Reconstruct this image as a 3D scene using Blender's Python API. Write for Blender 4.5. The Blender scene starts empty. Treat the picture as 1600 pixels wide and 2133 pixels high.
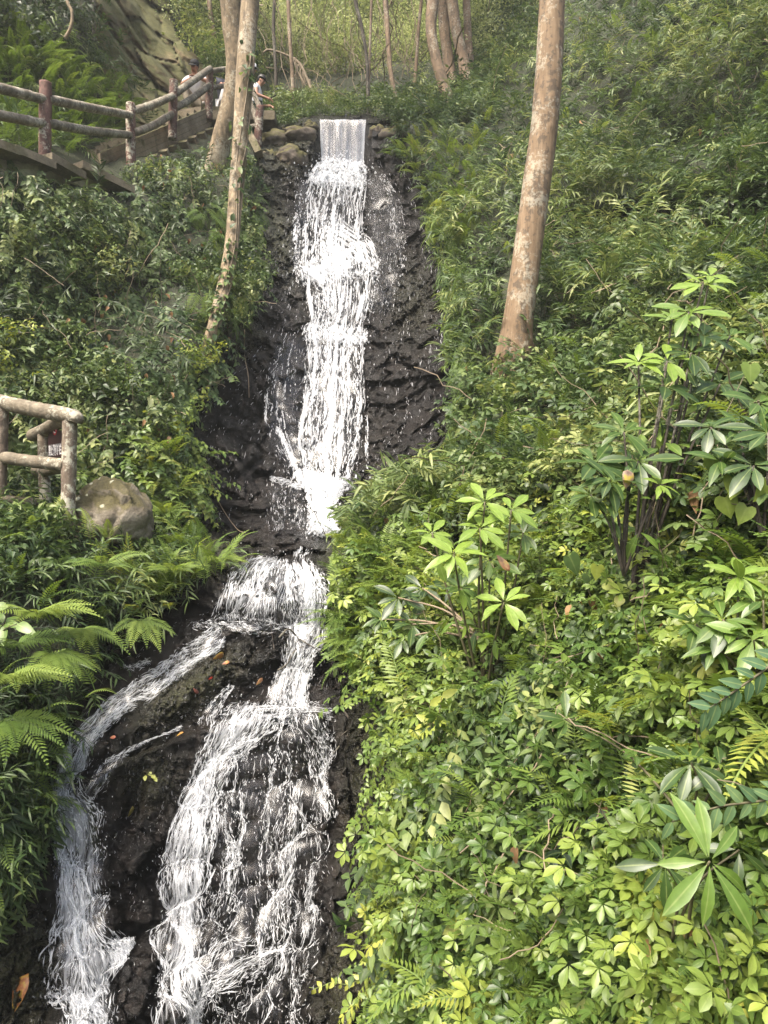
import bpy, bmesh, math, random
import numpy as np
from mathutils import Vector, Matrix
R = math.radians
SC = bpy.context.scene
COL = SC.collection
random.seed(4)
RNG = np.random.default_rng(7)

# ------------------------------------------------------------------ camera, light, exposure
cam_d = bpy.data.cameras.new('camera')
cam = bpy.data.objects.new('camera', cam_d)
COL.objects.link(cam)
cam.location = (0, 0, 0)
cam.rotation_euler = (R(90), 0, 0)
cam_d.sensor_fit = 'VERTICAL'
cam_d.sensor_height = 36.0
cam_d.lens = 36.0 * 1600 / 2133
cam_d.clip_start = 0.05
cam_d.clip_end = 800
SC.camera = cam

SUN_EL, SUN_ROT = R(58), R(222)          # high, behind the photographer's left shoulder
world = bpy.data.worlds.new('World')
SC.world = world
world.use_nodes = True
wn = world.node_tree
wn.nodes.clear()
sky = wn.nodes.new('ShaderNodeTexSky')
sky.sky_type = 'NISHITA'
sky.sun_disc = False
sky.sun_elevation = SUN_EL
sky.sun_rotation = SUN_ROT
sky.air_density = 1.0
sky.dust_density = 7.0
sky.ozone_density = 0.6
bg = wn.nodes.new('ShaderNodeBackground')
bg.inputs['Strength'].default_value = 0.15
wo = wn.nodes.new('ShaderNodeOutputWorld')
wn.links.new(sky.outputs[0], bg.inputs['Color'])
wn.links.new(bg.outputs[0], wo.inputs['Surface'])

sun_d = bpy.data.lights.new('sun', 'SUN')
sun_d.energy = 2.8
sun_d.angle = R(22)
sun_d.color = (1.0, 0.94, 0.84)
sun = bpy.data.objects.new('sun', sun_d)
COL.objects.link(sun)
# direction to the sun: Blender's sky rotation 0 is +Y, turning clockwise seen from above
sdir = Vector((math.sin(SUN_ROT) * math.cos(SUN_EL), math.cos(SUN_ROT) * math.cos(SUN_EL), math.sin(SUN_EL)))
sun.rotation_euler = sdir.to_track_quat('Z', 'Y').to_euler()

SC.view_settings.view_transform = 'Standard'
SC.view_settings.look = 'None'
SC.view_settings.exposure = 1.42
SC.view_settings.gamma = 1.0
SC.cycles.max_bounces = 6
SC.cycles.diffuse_bounces = 3
SC.cycles.glossy_bounces = 2
SC.cycles.transmission_bounces = 3
SC.cycles.transparent_max_bounces = 24
SC.cycles.sample_clamp_direct = 4.0
SC.cycles.sample_clamp_indirect = 4.0
SC.cycles.caustics_reflective = False
SC.cycles.caustics_refractive = False

# ------------------------------------------------------------------ numeric helpers
def P(px, py, Y):
    """a point of the place seen at (px, py) of the photograph, Y metres ahead"""
    return np.array([(px - 800) / 1600 * Y, Y, (1066.5 - py) / 1600 * Y])

def PV(px, py, Y):
    px = np.asarray(px, float); py = np.asarray(py, float); Y = np.asarray(Y, float)
    return np.stack([(px - 800) / 1600 * Y, Y, (1066.5 - py) / 1600 * Y], -1)

def hash3(i, j, k, seed=0):
    h = (i.astype(np.int64) * 374761393 + j.astype(np.int64) * 668265263 + k.astype(np.int64) * 2147483647 + seed * 1274126177) & 0xffffffff
    h = ((h ^ (h >> 13)) * 1274126177) & 0xffffffff
    h = (h ^ (h >> 16)) & 0xffffffff
    h = (h * 2246822519) & 0xffffffff
    h = h ^ (h >> 15)
    return (h & 0xffffff) / float(0xffffff)

def vnoise(p, seed=0):
    q = np.floor(p); f = p - q; u = f * f * (3 - 2 * f)
    i, j, k = [q[..., a].astype(np.int64) for a in range(3)]
    def h(a, b, c): return hash3(i + a, j + b, k + c, seed)
    x00 = h(0,0,0) * (1-u[...,0]) + h(1,0,0) * u[...,0]
    x10 = h(0,1,0) * (1-u[...,0]) + h(1,1,0) * u[...,0]
    x01 = h(0,0,1) * (1-u[...,0]) + h(1,0,1) * u[...,0]
    x11 = h(0,1,1) * (1-u[...,0]) + h(1,1,1) * u[...,0]
    y0 = x00 * (1-u[...,1]) + x10 * u[...,1]
    y1 = x01 * (1-u[...,1]) + x11 * u[...,1]
    return y0 * (1-u[...,2]) + y1 * u[...,2]

def fbm(p, octv=4, seed=0):
    a, s, t = 0.5, 0.0, 0.0
    for o in range(octv):
        s = s + a * vnoise(p * 2 ** o, seed + o * 17); t += a; a *= 0.5
    return s / t

def blocks(p, seed=0):
    """faceted broken-rock relief: nearest cell's own tilted plane, -1..1 or so"""
    q = np.floor(p); best = np.full(p.shape[:-1], 9.0); val = np.zeros(p.shape[:-1]); second = best.copy()
    for a in (-1, 0, 1):
        for b in (-1, 0, 1):
            for c in (-1, 0, 1):
                i, j, k = q[..., 0] + a, q[..., 1] + b, q[..., 2] + c
                cx = np.stack([i + hash3(i, j, k, seed + 1), j + hash3(i, j, k, seed + 2), k + hash3(i, j, k, seed + 3)], -1)
                d = p - cx; dd = (d * d).sum(-1)
                pl = (hash3(i, j, k, seed + 4) - .5) * 1.4 + d[..., 0] * (hash3(i, j, k, seed + 5) - .5) * 1.6 \
                    + d[..., 1] * (hash3(i, j, k, seed + 6) - .5) * 1.6 + d[..., 2] * (hash3(i, j, k, seed + 7) - .5) * 1.6
                m = dd < best
                second = np.where(m, best, np.minimum(second, dd))
                val = np.where(m, pl, val); best = np.where(m, dd, best)
    crack = np.clip((np.sqrt(second) - np.sqrt(best)) / .10, 0, 1)
    return val - (1 - crack) * .35

def inpoly(px, py, poly):
    px = np.asarray(px); py = np.asarray(py)
    c = np.zeros(px.shape, bool); n = len(poly)
    for i in range(n):
        x0, y0 = poly[i]; x1, y1 = poly[i - 1]
        if y0 == y1: continue
        t = ((y0 > py) != (y1 > py)) & (px < (x1 - x0) * (py - y0) / (y1 - y0) + x0)
        c ^= t
    return c

def nrm(v):
    return v / np.maximum(np.linalg.norm(v, axis=-1, keepdims=True), 1e-9)

# ------------------------------------------------------------------ mesh helpers
def build(name, V, F, mat, parent=None, smooth=True, attrs=None, uv=None, mats=None, mi=None):
    """one mesh object from vertex and face arrays (faces: one (n,3|4) array, or a list of such arrays)"""
    V = np.asarray(V, np.float32).reshape(-1, 3)
    Fs = F if isinstance(F, list) else [F]
    Fs = [np.asarray(f, np.int32) for f in Fs if len(f)]
    me = bpy.data.meshes.new(name)
    me.vertices.add(len(V)); me.vertices.foreach_set('co', V.ravel())
    loops = np.concatenate([f.ravel() for f in Fs])
    sizes = np.concatenate([np.full(len(f), f.shape[1], np.int32) for f in Fs])
    me.loops.add(len(loops)); me.loops.foreach_set('vertex_index', loops)
    me.polygons.add(len(sizes))
    me.polygons.foreach_set('loop_start', np.concatenate([[0], np.cumsum(sizes)[:-1]]).astype(np.int32))
    me.update(calc_edges=True)
    me.polygons.foreach_set('use_smooth', np.full(len(sizes), bool(smooth)))
    for k, a in (attrs or {}).items():
        at = me.attributes.new(k, 'FLOAT', 'POINT'); at.data.foreach_set('value', np.asarray(a, np.float32))
    if uv is not None:
        ul = me.uv_layers.new(name='UVMap'); ul.data.foreach_set('uv', np.asarray(uv, np.float32)[loops].ravel())
    for m in (mats or [mat]): me.materials.append(m)
    if mi is not None: me.polygons.foreach_set('material_index', np.asarray(mi, np.int32))
    me.validate()
    o = bpy.data.objects.new(name, me)
    COL.objects.link(o)
    if parent is not None: o.parent = parent
    return o

def thing(name, label, cat, loc=(0, 0, 0), group=None):
    o = bpy.data.objects.new(name, None)
    o.empty_display_size = .1
    COL.objects.link(o); o.location = Vector([float(c) for c in loc])
    tag(o, label, cat, group)
    return o

def tag(o, label=None, cat=None, group=None, kind=None):
    if label: o['label'] = label
    if cat: o['category'] = cat
    if group: o['group'] = group
    if kind: o['kind'] = kind
    return o

class MB:
    """collects pieces into one mesh"""
    def __init__(s): s.v = []; s.q = []; s.t = []; s.n = 0
    def add(s, V, quads=None, tris=None):
        V = np.asarray(V, float).reshape(-1, 3)
        if quads is not None and len(quads): s.q.append(np.asarray(quads) + s.n)
        if tris is not None and len(tris): s.t.append(np.asarray(tris) + s.n)
        s.v.append(V); s.n += len(V); return s
    def box(s, c, ax, ay, az):
        """box by centre and three half-axes"""
        c, ax, ay, az = [np.asarray(a, float) for a in (c, ax, ay, az)]
        V = [c + i * ax + j * ay + k * az for k in (-1, 1) for j in (-1, 1) for i in (-1, 1)]
        return s.add(V, [(0,2,3,1),(4,5,7,6),(0,1,5,4),(2,6,7,3),(0,4,6,2),(1,3,7,5)])
    def tube(s, pts, rad, n=12, cap=True, rfun=None):
        pts = np.asarray(pts, float); m = len(pts)
        rad = np.broadcast_to(np.asarray(rad, float), (m,))
        T = nrm(np.gradient(pts, axis=0))
        up = np.array([0, 0, 1.]) if abs(T[0][2]) < .8 else np.array([0, 1., 0])
        rings = []; L = np.concatenate([[0], np.cumsum(np.linalg.norm(np.diff(pts, axis=0), axis=1))])
        a = np.linspace(0, 2 * np.pi, n, endpoint=False)
        x = nrm(np.cross(up, T[0]))
        for i in range(m):
            x = nrm(x - T[i] * x.dot(T[i])); y = np.cross(T[i], x)
            r = rad[i] * (rfun(L[i], a) if rfun else 1.0)
            rings.append(pts[i] + (np.cos(a) * r)[:, None] * x + (np.sin(a) * r)[:, None] * y)
        V = np.concatenate(rings)
        q = [(i*n+j, i*n+(j+1) % n, (i+1)*n+(j+1) % n, (i+1)*n+j) for i in range(m-1) for j in range(n)]
        t = []
        if cap:
            V = np.concatenate([V, [pts[0]], [pts[-1]]])
            t = [(m*n, (j+1) % n, j) for j in range(n)] + [(m*n+1, (m-1)*n+j, (m-1)*n+(j+1) % n) for j in range(n)]
        return s.add(V, q, t)
    def build(s, name, mat, parent=None, smooth=True, off=(0, 0, 0), **k):
        V = np.concatenate(s.v) - np.asarray(off, float)
        F = []
        if s.q: F.append(np.concatenate(s.q))
        if s.t: F.append(np.concatenate(s.t))
        return build(name, V, F, mat, parent, smooth, **k)

def spline(pts, n):
    """smooth curve through the points (Catmull-Rom), n samples"""
    p = np.asarray(pts, float)
    if len(p) == 2: return p[0] + (p[1] - p[0]) * np.linspace(0, 1, n)[:, None]
    p = np.concatenate([[2*p[0]-p[1]], p, [2*p[-1]-p[-2]]])
    m = len(p) - 3; out = []
    for u in np.linspace(0, m - 1e-6, n):
        i = int(u); t = u - i; a, b, c, d = p[i:i+4]
        out.append(.5 * (2*b + (c-a)*t + (2*a-5*b+4*c-d)*t*t + (3*b-a-3*c+d)*t**3))
    return np.array(out)

# ------------------------------------------------------------------ materials
class NT:
    def __init__(s, name):
        s.m = bpy.data.materials.new(name); s.m.use_nodes = True
        s.t = s.m.node_tree; s.t.nodes.clear()
        s.out = s.t.nodes.new('ShaderNodeOutputMaterial')
    def n(s, typ, ins=None, **props):
        x = s.t.nodes.new('ShaderNode' + typ)
        for k, v in props.items(): setattr(x, k, v)
        for k, v in (ins or {}).items():
            if hasattr(v, 'is_linked') or isinstance(v, bpy.types.NodeSocket): s.t.links.new(v, x.inputs[k])
            else: x.inputs[k].default_value = v
        return x
    def ramp(s, fac, stops, interp='LINEAR'):
        r = s.n('ValToRGB', {'Fac': fac}); c = r.color_ramp; c.interpolation = interp
        while len(c.elements) < len(stops): c.elements.new(.5)
        for e, (p, col) in zip(c.elements, stops):
            e.position = p; e.color = (*col, 1) if len(col) == 3 else col
        return r.outputs['Color']
    def noise(s, scale, vec=None, detail=4, rough=.55, dist=0):
        d = {'Scale': scale, 'Detail': detail, 'Roughness': rough, 'Distortion': dist}
        if vec is not None: d['Vector'] = vec
        return s.n('TexNoise', d).outputs['Fac']
    def math(s, op, a, b=0.0, clamp=False):
        x = s.n('Math', {0: a, 1: b}, operation=op); x.use_clamp = clamp; return x.outputs[0]
    def mix(s, f, a, b, blend='MIX'):
        x = s.n('MixRGB', {'Fac': f, 'Color1': a if not isinstance(a, tuple) else (*a, 1), 'Color2': b if not isinstance(b, tuple) else (*b, 1)}, blend_type=blend)
        return x.outputs[0]
    def obj(s): return s.n('TexCoord').outputs['Object']
    def pos(s): return s.n('NewGeometry').outputs['Position']
    def mapv(s, vec, scale): return s.n('Mapping', {'Vector': vec, 'Scale': scale}).outputs[0]
    def bump(s, h, strength=.5, dist=.02): return s.n('Bump', {'Height': h, 'Strength': strength, 'Distance': dist}).outputs[0]
    def done(s, sh): s.t.links.new(sh, s.out.inputs['Surface']); return s.m

G3 = lambda v: (v, v, v)

def leaf_mat(name, stops, rough=.42, trans=.3, spec=.5, rib=.0):
    k = NT(name)
    at = k.n('Attribute', attribute_name='tint').outputs['Fac']
    c = k.ramp(at, stops)
    if rib:
        rb = k.n('Attribute', attribute_name='rib').outputs['Fac']
        m = k.ramp(rb, [(0, G3(1)), (.16, G3(0))])
        c = k.mix(k.math('MULTIPLY', m, rib), c, (.30, .36, .12))
    c = k.mix(.5, c, k.ramp(k.noise(30, k.pos(), 2), [(.3, G3(.55)), (.7, G3(1.0))]), 'MULTIPLY')
    p = k.n('BsdfPrincipled', {'Base Color': c, 'Roughness': rough, 'Specular IOR Level': spec})
    hs = k.n('HueSaturation', {'Hue': .485, 'Saturation': 1.1, 'Value': 1.5, 'Color': c})
    t = k.n('BsdfTranslucent', {'Color': hs.outputs[0]})
    return k.done(k.n('MixShader', {0: trans, 1: p.outputs[0], 2: t.outputs[0]}).outputs[0])

def mat_rock():
    k = NT('wet_rock'); v = k.pos()
    big = k.noise(.9, v, 4); mid = k.noise(8, v, 6, .65); crag = k.noise(15, v, 4, .6); fine = k.noise(38, v, 4, .65); grit = k.noise(120, v, 3, .7)
    streak = k.noise(1.0, k.mapv(v, (16, 16, 2.2)), 4, .6)
    c = k.ramp(k.math('ADD', k.math('MULTIPLY', mid, .6), k.math('MULTIPLY', streak, .4)), [(.34, (.0024, .0020, .0018)), (.5, (.0070, .0056, .0049)), (.61, (.026, .0205, .017)), (.71, (.062, .050, .042))])
    c = k.mix(k.ramp(k.noise(2.2, v, 3), [(.5, G3(0)), (.75, G3(.6))]), c, (.019, .0125, .0075))
    moss = k.n('Attribute', attribute_name='moss').outputs['Fac']
    mm = k.math('MULTIPLY', moss, k.ramp(fine, [(.35, G3(0)), (.6, G3(1))]))
    c = k.mix(mm, c, k.ramp(grit, [(.3, (.02, .024, .005)), (.7, (.065, .07, .012))]))
    ro = k.ramp(k.noise(14, v, 4), [(.3, G3(.05)), (.6, G3(.13)), (.8, G3(.38))])
    ro = k.mix(mm, ro, G3(.8))
    b0 = k.bump(crag, .9, .09)
    b1 = k.n('Bump', {'Height': fine, 'Strength': .6, 'Distance': .03, 'Normal': b0}).outputs[0]
    b2 = k.n('Bump', {'Height': grit, 'Strength': .55, 'Distance': .012, 'Normal': b1}).outputs[0]
    p = k.n('BsdfPrincipled', {'Base Color': c, 'Roughness': ro, 'Specular IOR Level': .55, 'Normal': b2})
    return k.done(p.outputs[0])

def mat_stone(name, cols, scale=4, moss=0.0, rough=.85, bump=.5, mcol=(.07, .075, .014), spots=0):
    k = NT(name); v = k.pos()
    a = k.noise(scale, v, 5, .6); f = k.noise(scale * 12, v, 4, .65)
    c = k.ramp(a, [(.28, cols[0]), (.5, cols[1]), (.75, cols[2])])
    c = k.mix(.6, c, k.ramp(f, [(.3, G3(.5)), (.65, G3(1.05))]), 'MULTIPLY')
    if moss:
        up = k.n('SeparateXYZ', {0: k.n('NewGeometry').outputs['Normal']}).outputs[2]
        m = k.ramp(k.math('ADD', k.math('MULTIPLY', up, .35), k.noise(scale * .8, v, 4)), [(.62 - moss * .3, G3(0)), (.75 - moss * .2, G3(1))])
        c = k.mix(k.math('MULTIPLY', m, .85), c, k.ramp(f, [(.3, tuple(x * .45 for x in mcol)), (.7, mcol)]))
    if spots:
        vo = k.n('TexVoronoi', {'Vector': v, 'Scale': spots, 'Randomness': 1.0})
        keep = k.math('GREATER_THAN', k.n('SeparateXYZ', {0: vo.outputs['Color']}).outputs[0], .55)
        d = k.math('ADD', vo.outputs['Distance'], k.math('MULTIPLY', k.math('SUBTRACT', f, .5), .25))
        s = k.math('MULTIPLY', k.ramp(d, [(.17, G3(1)), (.23, G3(0))]), keep)
        c = k.mix(k.math('MULTIPLY', s, .9), c, (.42, .42, .30))
    p = k.n('BsdfPrincipled', {'Base Color': c, 'Roughness': rough, 'Normal': k.bump(f, bump, .02)})
    return k.done(p.outputs[0])

def mat_bark(name, cols, stretch=(9, 9, 1.4), lichen=.5, dark=.5, rings=0.0):
    k = NT(name); v = k.pos()
    sv = k.mapv(v, stretch)
    a = k.noise(1.6, sv, 5, .6, .4); f = k.noise(7, sv, 4, .6)
    c = k.ramp(a, [(.25, cols[0]), (.5, cols[1]), (.75, cols[2])])
    c = k.mix(.55, c, k.ramp(f, [(.3, G3(.55)), (.65, G3(1.05))]), 'MULTIPLY')
    if dark:
        d = k.ramp(k.math('MULTIPLY', k.noise(3.2, k.mapv(v, (3, 3, .55)), 4), k.noise(16, v, 4)), [(.25, G3(0)), (.31, G3(dark))])
        c = k.mix(d, c, (.045, .038, .028))
    if lichen:
        l = k.ramp(k.math('MULTIPLY', k.noise(2.6, v, 3), k.noise(22, v, 5, .7)), [(.27, G3(0)), (.33, G3(lichen))])
        c = k.mix(l, c, (.48, .46, .36))
    h = f
    if rings:
        w = k.n('TexWave', {'Vector': v, 'Scale': 4.0, 'Distortion': 6.0, 'Detail': 3.0, 'Detail Scale': 1.2}, wave_type='BANDS', bands_direction='Z')
        h = k.math('ADD', f, k.math('MULTIPLY', k.ramp(w.outputs['Fac'], [(0, G3(0)), (.12, G3(1))]), rings))
    p = k.n('BsdfPrincipled', {'Base Color': c, 'Roughness': .85, 'Normal': k.bump(h, .6, .015)})
    return k.done(p.outputs[0])

def mat_plain(name, col, rough=.6, noise=12, amt=.35, metal=0, bump=0.0):
    k = NT(name); v = k.pos()
    f = k.noise(noise, v, 4)
    c = k.mix(amt, col, k.ramp(f, [(.3, G3(.45)), (.7, G3(1.1))]), 'MULTIPLY')
    d = {'Base Color': c, 'Roughness': rough, 'Metallic': metal}
    if bump: d['Normal'] = k.bump(f, bump, .01)
    return k.done(k.n('BsdfPrincipled', d).outputs[0])

def mat_soil():
    k = NT('hillside_soil'); v = k.pos()
    a = k.noise(3, v, 5); f = k.noise(25, v, 4)
    c = k.ramp(a, [(.3, (.012, .012, .007)), (.55, (.022, .026, .010)), (.75, (.045, .038, .020))])
    c = k.mix(k.ramp(f, [(.5, G3(0)), (.62, G3(.7))]), c, (.03, .05, .012))
    return k.done(k.n('BsdfPrincipled', {'Base Color': c, 'Roughness': .9, 'Normal': k.bump(f, .8, .05)}).outputs[0])

def mat_foam():
    k = NT('white_water')
    p = k.n('BsdfPrincipled', {'Base Color': (.90, .92, .94, 1), 'Roughness': .6, 'Specular IOR Level': .3})
    t = k.n('BsdfTranslucent', {'Color': (.92, .94, .96, 1)})
    al = k.math('MULTIPLY', k.n('Attribute', attribute_name='soft').outputs['Fac'], .82)
    w = k.n('MixShader', {0: .35, 1: p.outputs[0], 2: t.outputs[0]}).outputs[0]
    return k.done(k.n('MixShader', {0: al, 1: k.n('BsdfTransparent').outputs[0], 2: w}).outputs[0])

def mat_film(name, thr, sx, sy, col=(.9, .92, .95), base=.0, soft=.26):
    """sheet of running water: clear film with streaks of foam; UV in metres across / along"""
    k = NT(name)
    uv = k.n('TexCoord').outputs['UV']
    n1 = k.noise(1.0, k.mapv(uv, (sx, sy, 1)), 5, .62, .5)
    n2 = k.noise(1.0, k.mapv(uv, (sx * .22, sy * .35, 1)), 3)
    dn = k.n('Attribute', attribute_name='dens').outputs['Fac']
    n3 = k.noise(1.0, k.mapv(uv, (sx * 1.7, sy * .8, 1)), 3, .6)
    h = k.math('ADD', k.math('ADD', k.math('MULTIPLY', n1, .5), k.math('MULTIPLY', n2, .28)), k.math('MULTIPLY', n3, .22))
    th = k.math('SUBTRACT', h, k.math('SUBTRACT', thr, k.math('MULTIPLY', dn, .22)))
    f = k.math('DIVIDE', th, soft, clamp=True)
    f = k.math('MULTIPLY', f, k.math('MULTIPLY', dn, 4.0, clamp=True))
    bm = k.bump(h, .35, .012)
    white = k.n('MixShader', {0: .35, 1: k.n('BsdfPrincipled', {'Base Color': (*col, 1), 'Roughness': .65, 'Specular IOR Level': .3, 'Normal': bm}).outputs[0],
                              2: k.n('BsdfTranslucent', {'Color': (*col, 1)}).outputs[0]}).outputs[0]
    clear = k.n('MixShader', {0: k.math('MULTIPLY', k.math('MULTIPLY', dn, 2.5, clamp=True), .06 + base), 1: k.n('BsdfTransparent').outputs[0],
                              2: k.n('BsdfGlossy', {'Roughness': .32, 'Normal': bm}).outputs[0]}).outputs[0]
    return k.done(k.n('MixShader', {0: f, 1: clear, 2: white}).outputs[0])

# ------------------------------------------------------------------ the ravine: one smooth survey of distances, then rock relief
CP = """
700 -500 60; 700 -300 48; 700 -100 40; 620 0 36; 850 0 36; 700 100 29; 700 180 23; 700 240 17.9; 640 240 18; 800 240 17.6
715 262 17.1; 715 350 16.6; 700 450 15.6; 690 550 14.5; 690 700 13.0; 690 850 11.8; 685 1000 10.8; 680 1118 10.0; 660 1137 8.5; 640 1155 8.0
600 1300 7.5; 590 1400 7.1; 590 1500 6.75; 560 1700 6.35; 520 1900 6.05; 500 2133 5.75; 500 2450 5.3
800 350 16.3; 850 450 15.2; 900 550 13.7; 915 700 12.2; 850 700 12.6; 920 850 11.0; 850 850 11.5; 800 950 10.8; 900 960 9.9; 780 1050 9.4; 735 1110 8.9; 720 1180 7.9
600 400 15.8; 560 400 15.3; 570 500 14.2; 560 620 13.0; 520 700 12.0; 480 800 11.0; 560 850 11.5; 420 900 10.3; 560 950 11.0; 470 1000 10.2; 420 1050 9.7; 560 1080 10.0; 480 1115 9.6; 400 1125 9.0; 330 1120 8.6; 440 1150 7.9; 300 1150 7.9
450 1300 7.3; 340 1400 6.9; 240 1500 6.6; 300 1600 6.4; 250 1800 6.05; 150 1620 6.25; 140 1800 6.0; 150 2133 5.5; 300 2133 5.65; 60 1900 5.7; 0 2133 5.35; 0 2450 4.9; -300 2133 5.0
700 1400 7.1; 720 1600 6.5; 780 1500 6.4; 800 1700 5.9; 760 1900 5.8; 780 2133 5.3; 800 2400 4.9
850 1500 5.9; 900 1700 5.1; 900 1900 4.8; 900 2133 4.4; 1000 1400 5.7; 1000 1200 6.6; 850 1250 7.0; 1000 1000 8.0; 900 1050 8.6; 1000 850 9.3; 1000 700 10.4; 960 600 12.0
1100 745 9.5; 1000 500 12.6; 980 400 13.8; 950 300 15.3; 880 250 16.8; 950 180 20; 1000 80 25; 1000 -200 34
1200 1000 6.9; 1200 800 8.4; 1200 600 10.4; 1200 450 12.0; 1200 250 14.8; 1200 80 18; 1200 -200 25
1200 1250 5.3; 1200 1500 4.5; 1200 1800 3.9; 1200 2133 3.5; 1200 2450 3.2
1420 1000 5.6; 1420 750 7.4; 1420 550 9.2; 1420 350 11.6; 1420 100 14.6; 1420 -200 19
1600 1300 3.9; 1600 1000 4.9; 1600 800 6.0; 1600 600 7.4; 1600 400 9.3; 1600 150 11.8; 1600 -200 15; 1600 1700 3.2; 1600 2133 2.8; 1600 2450 2.6
2000 1300 3.2; 2000 800 4.9; 2000 300 8.4; 2000 -200 12; 2000 2133 2.5
500 330 15.4; 430 400 13.6; 450 500 12.6; 440 640 11.2; 400 760 10.4; 350 850 9.8; 330 1000 9.1
300 400 12.6; 300 520 11.7; 300 650 10.8; 200 800 9.6; 200 950 9.0; 240 1060 8.8
100 400 10.9; 100 520 10.4; 80 700 9.5; 60 850 9.0; 60 1000 8.6; 120 1090 7.7; 0 1120 7.2; 220 1130 7.7
-300 420 10; -300 700 8.6; -300 1000 7.6; -300 1500 5.6
0 1300 6.2; 120 1250 6.7; 0 1500 5.7; 80 1450 6.1; 60 1650 5.9; 0 1750 5.6; 200 1300 7.0; 260 1300 7.1; 330 1250 7.4; 400 1200 7.7
100 280 12.9; 0 200 12.8; 100 120 14; 0 0 15; 200 250 14.6; 250 300 15.0; -300 150 12; -300 -200 16; 0 -200 19; 150 50 15.6; 150 -100 18
300 200 17.6; 300 100 19.2; 300 0 20.5; 400 200 19.5; 420 100 21; 420 0 24; 470 200 20.5; 560 200 21; 540 100 25; 520 0 30; 300 -200 26; 500 -250 38
"""
cp = np.array([[float(x) for x in s.split()] for s in CP.replace('\n', ';').split(';') if s.strip()])
def tps_fit(X, y, reg=2e-4):
    n = len(X); d2 = ((X[:, None] - X[None]) ** 2).sum(-1)
    K = .5 * d2 * np.log(np.maximum(d2, 1e-12)) + reg * np.eye(n)
    Q = np.concatenate([np.ones((n, 1)), X], 1)
    A = np.block([[K, Q], [Q.T, np.zeros((3, 3))]])
    return np.linalg.solve(A, np.concatenate([y, np.zeros(3)]))
TX = cp[:, :2] / 1000
TW = tps_fit(TX, np.log(cp[:, 2]))
def macroY(px, py):
    px = np.asarray(px, float); sh = px.shape
    q = np.stack([px.ravel(), np.asarray(py, float).ravel()], -1) / 1000
    out = np.empty(len(q))
    for s in range(0, len(q), 20000):
        b = q[s:s+20000]; d2 = ((b[:, None] - TX[None]) ** 2).sum(-1)
        out[s:s+20000] = (.5 * d2 * np.log(np.maximum(d2, 1e-12))) @ TW[:len(TX)] + TW[len(TX)] + b @ TW[len(TX)+1:]
    return np.exp(np.clip(out, np.log(1.8), np.log(70))).reshape(sh)

class Grid:
    """values on a regular survey grid, read back bilinearly"""
    def __init__(s, x0, x1, y0, y1, st):
        s.x0, s.y0, s.st = x0, y0, st
        s.nx = int((x1 - x0) / st) + 1; s.ny = int((y1 - y0) / st) + 1
        s.X, s.Yp = np.meshgrid(x0 + st * np.arange(s.nx), y0 + st * np.arange(s.ny))
    def at(s, A, px, py):
        fx = np.clip((np.asarray(px, float) - s.x0) / s.st, 0, s.nx - 1.001); fy = np.clip((np.asarray(py, float) - s.y0) / s.st, 0, s.ny - 1.001)
        i = fx.astype(int); j = fy.astype(int); u = fx - i; v = fy - j
        if A.ndim == 3: u = u[..., None]; v = v[..., None]
        return A[j, i]*(1-u)*(1-v) + A[j, i+1]*u*(1-v) + A[j+1, i]*(1-u)*v + A[j+1, i+1]*u*v

HG = Grid(-420, 2080, -520, 2480, 12)
HY0 = macroY(HG.X, HG.Yp)
HP0 = PV(HG.X, HG.Yp, HY0)
du = np.gradient(HP0, axis=1); dv = np.gradient(HP0, axis=0)
HN = nrm(np.cross(dv, du))                                   # outward, facing the viewer
flip = (HN * -HP0).sum(-1) < 0
HN[flip] *= -1

ROCK = [(535,262),(600,240),(665,235),(770,235),(830,262),(850,320),(905,400),(935,500),(950,650),(965,760),(965,900),(930,985),(850,1010),(770,1060),(740,1130),
        (730,1300),(760,1420),(830,1480),(900,1650),(860,1850),(840,2050),(820,2300),(-120,2300),(-120,1820),(60,1780),(100,1640),(80,1560),(170,1480),(200,1380),(240,1290),
        (330,1230),(400,1180),(240,1140),(150,1130),(160,1060),(330,1060),(360,960),(370,860),(420,760),(450,680),(500,600),(520,520),(540,420)]

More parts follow.
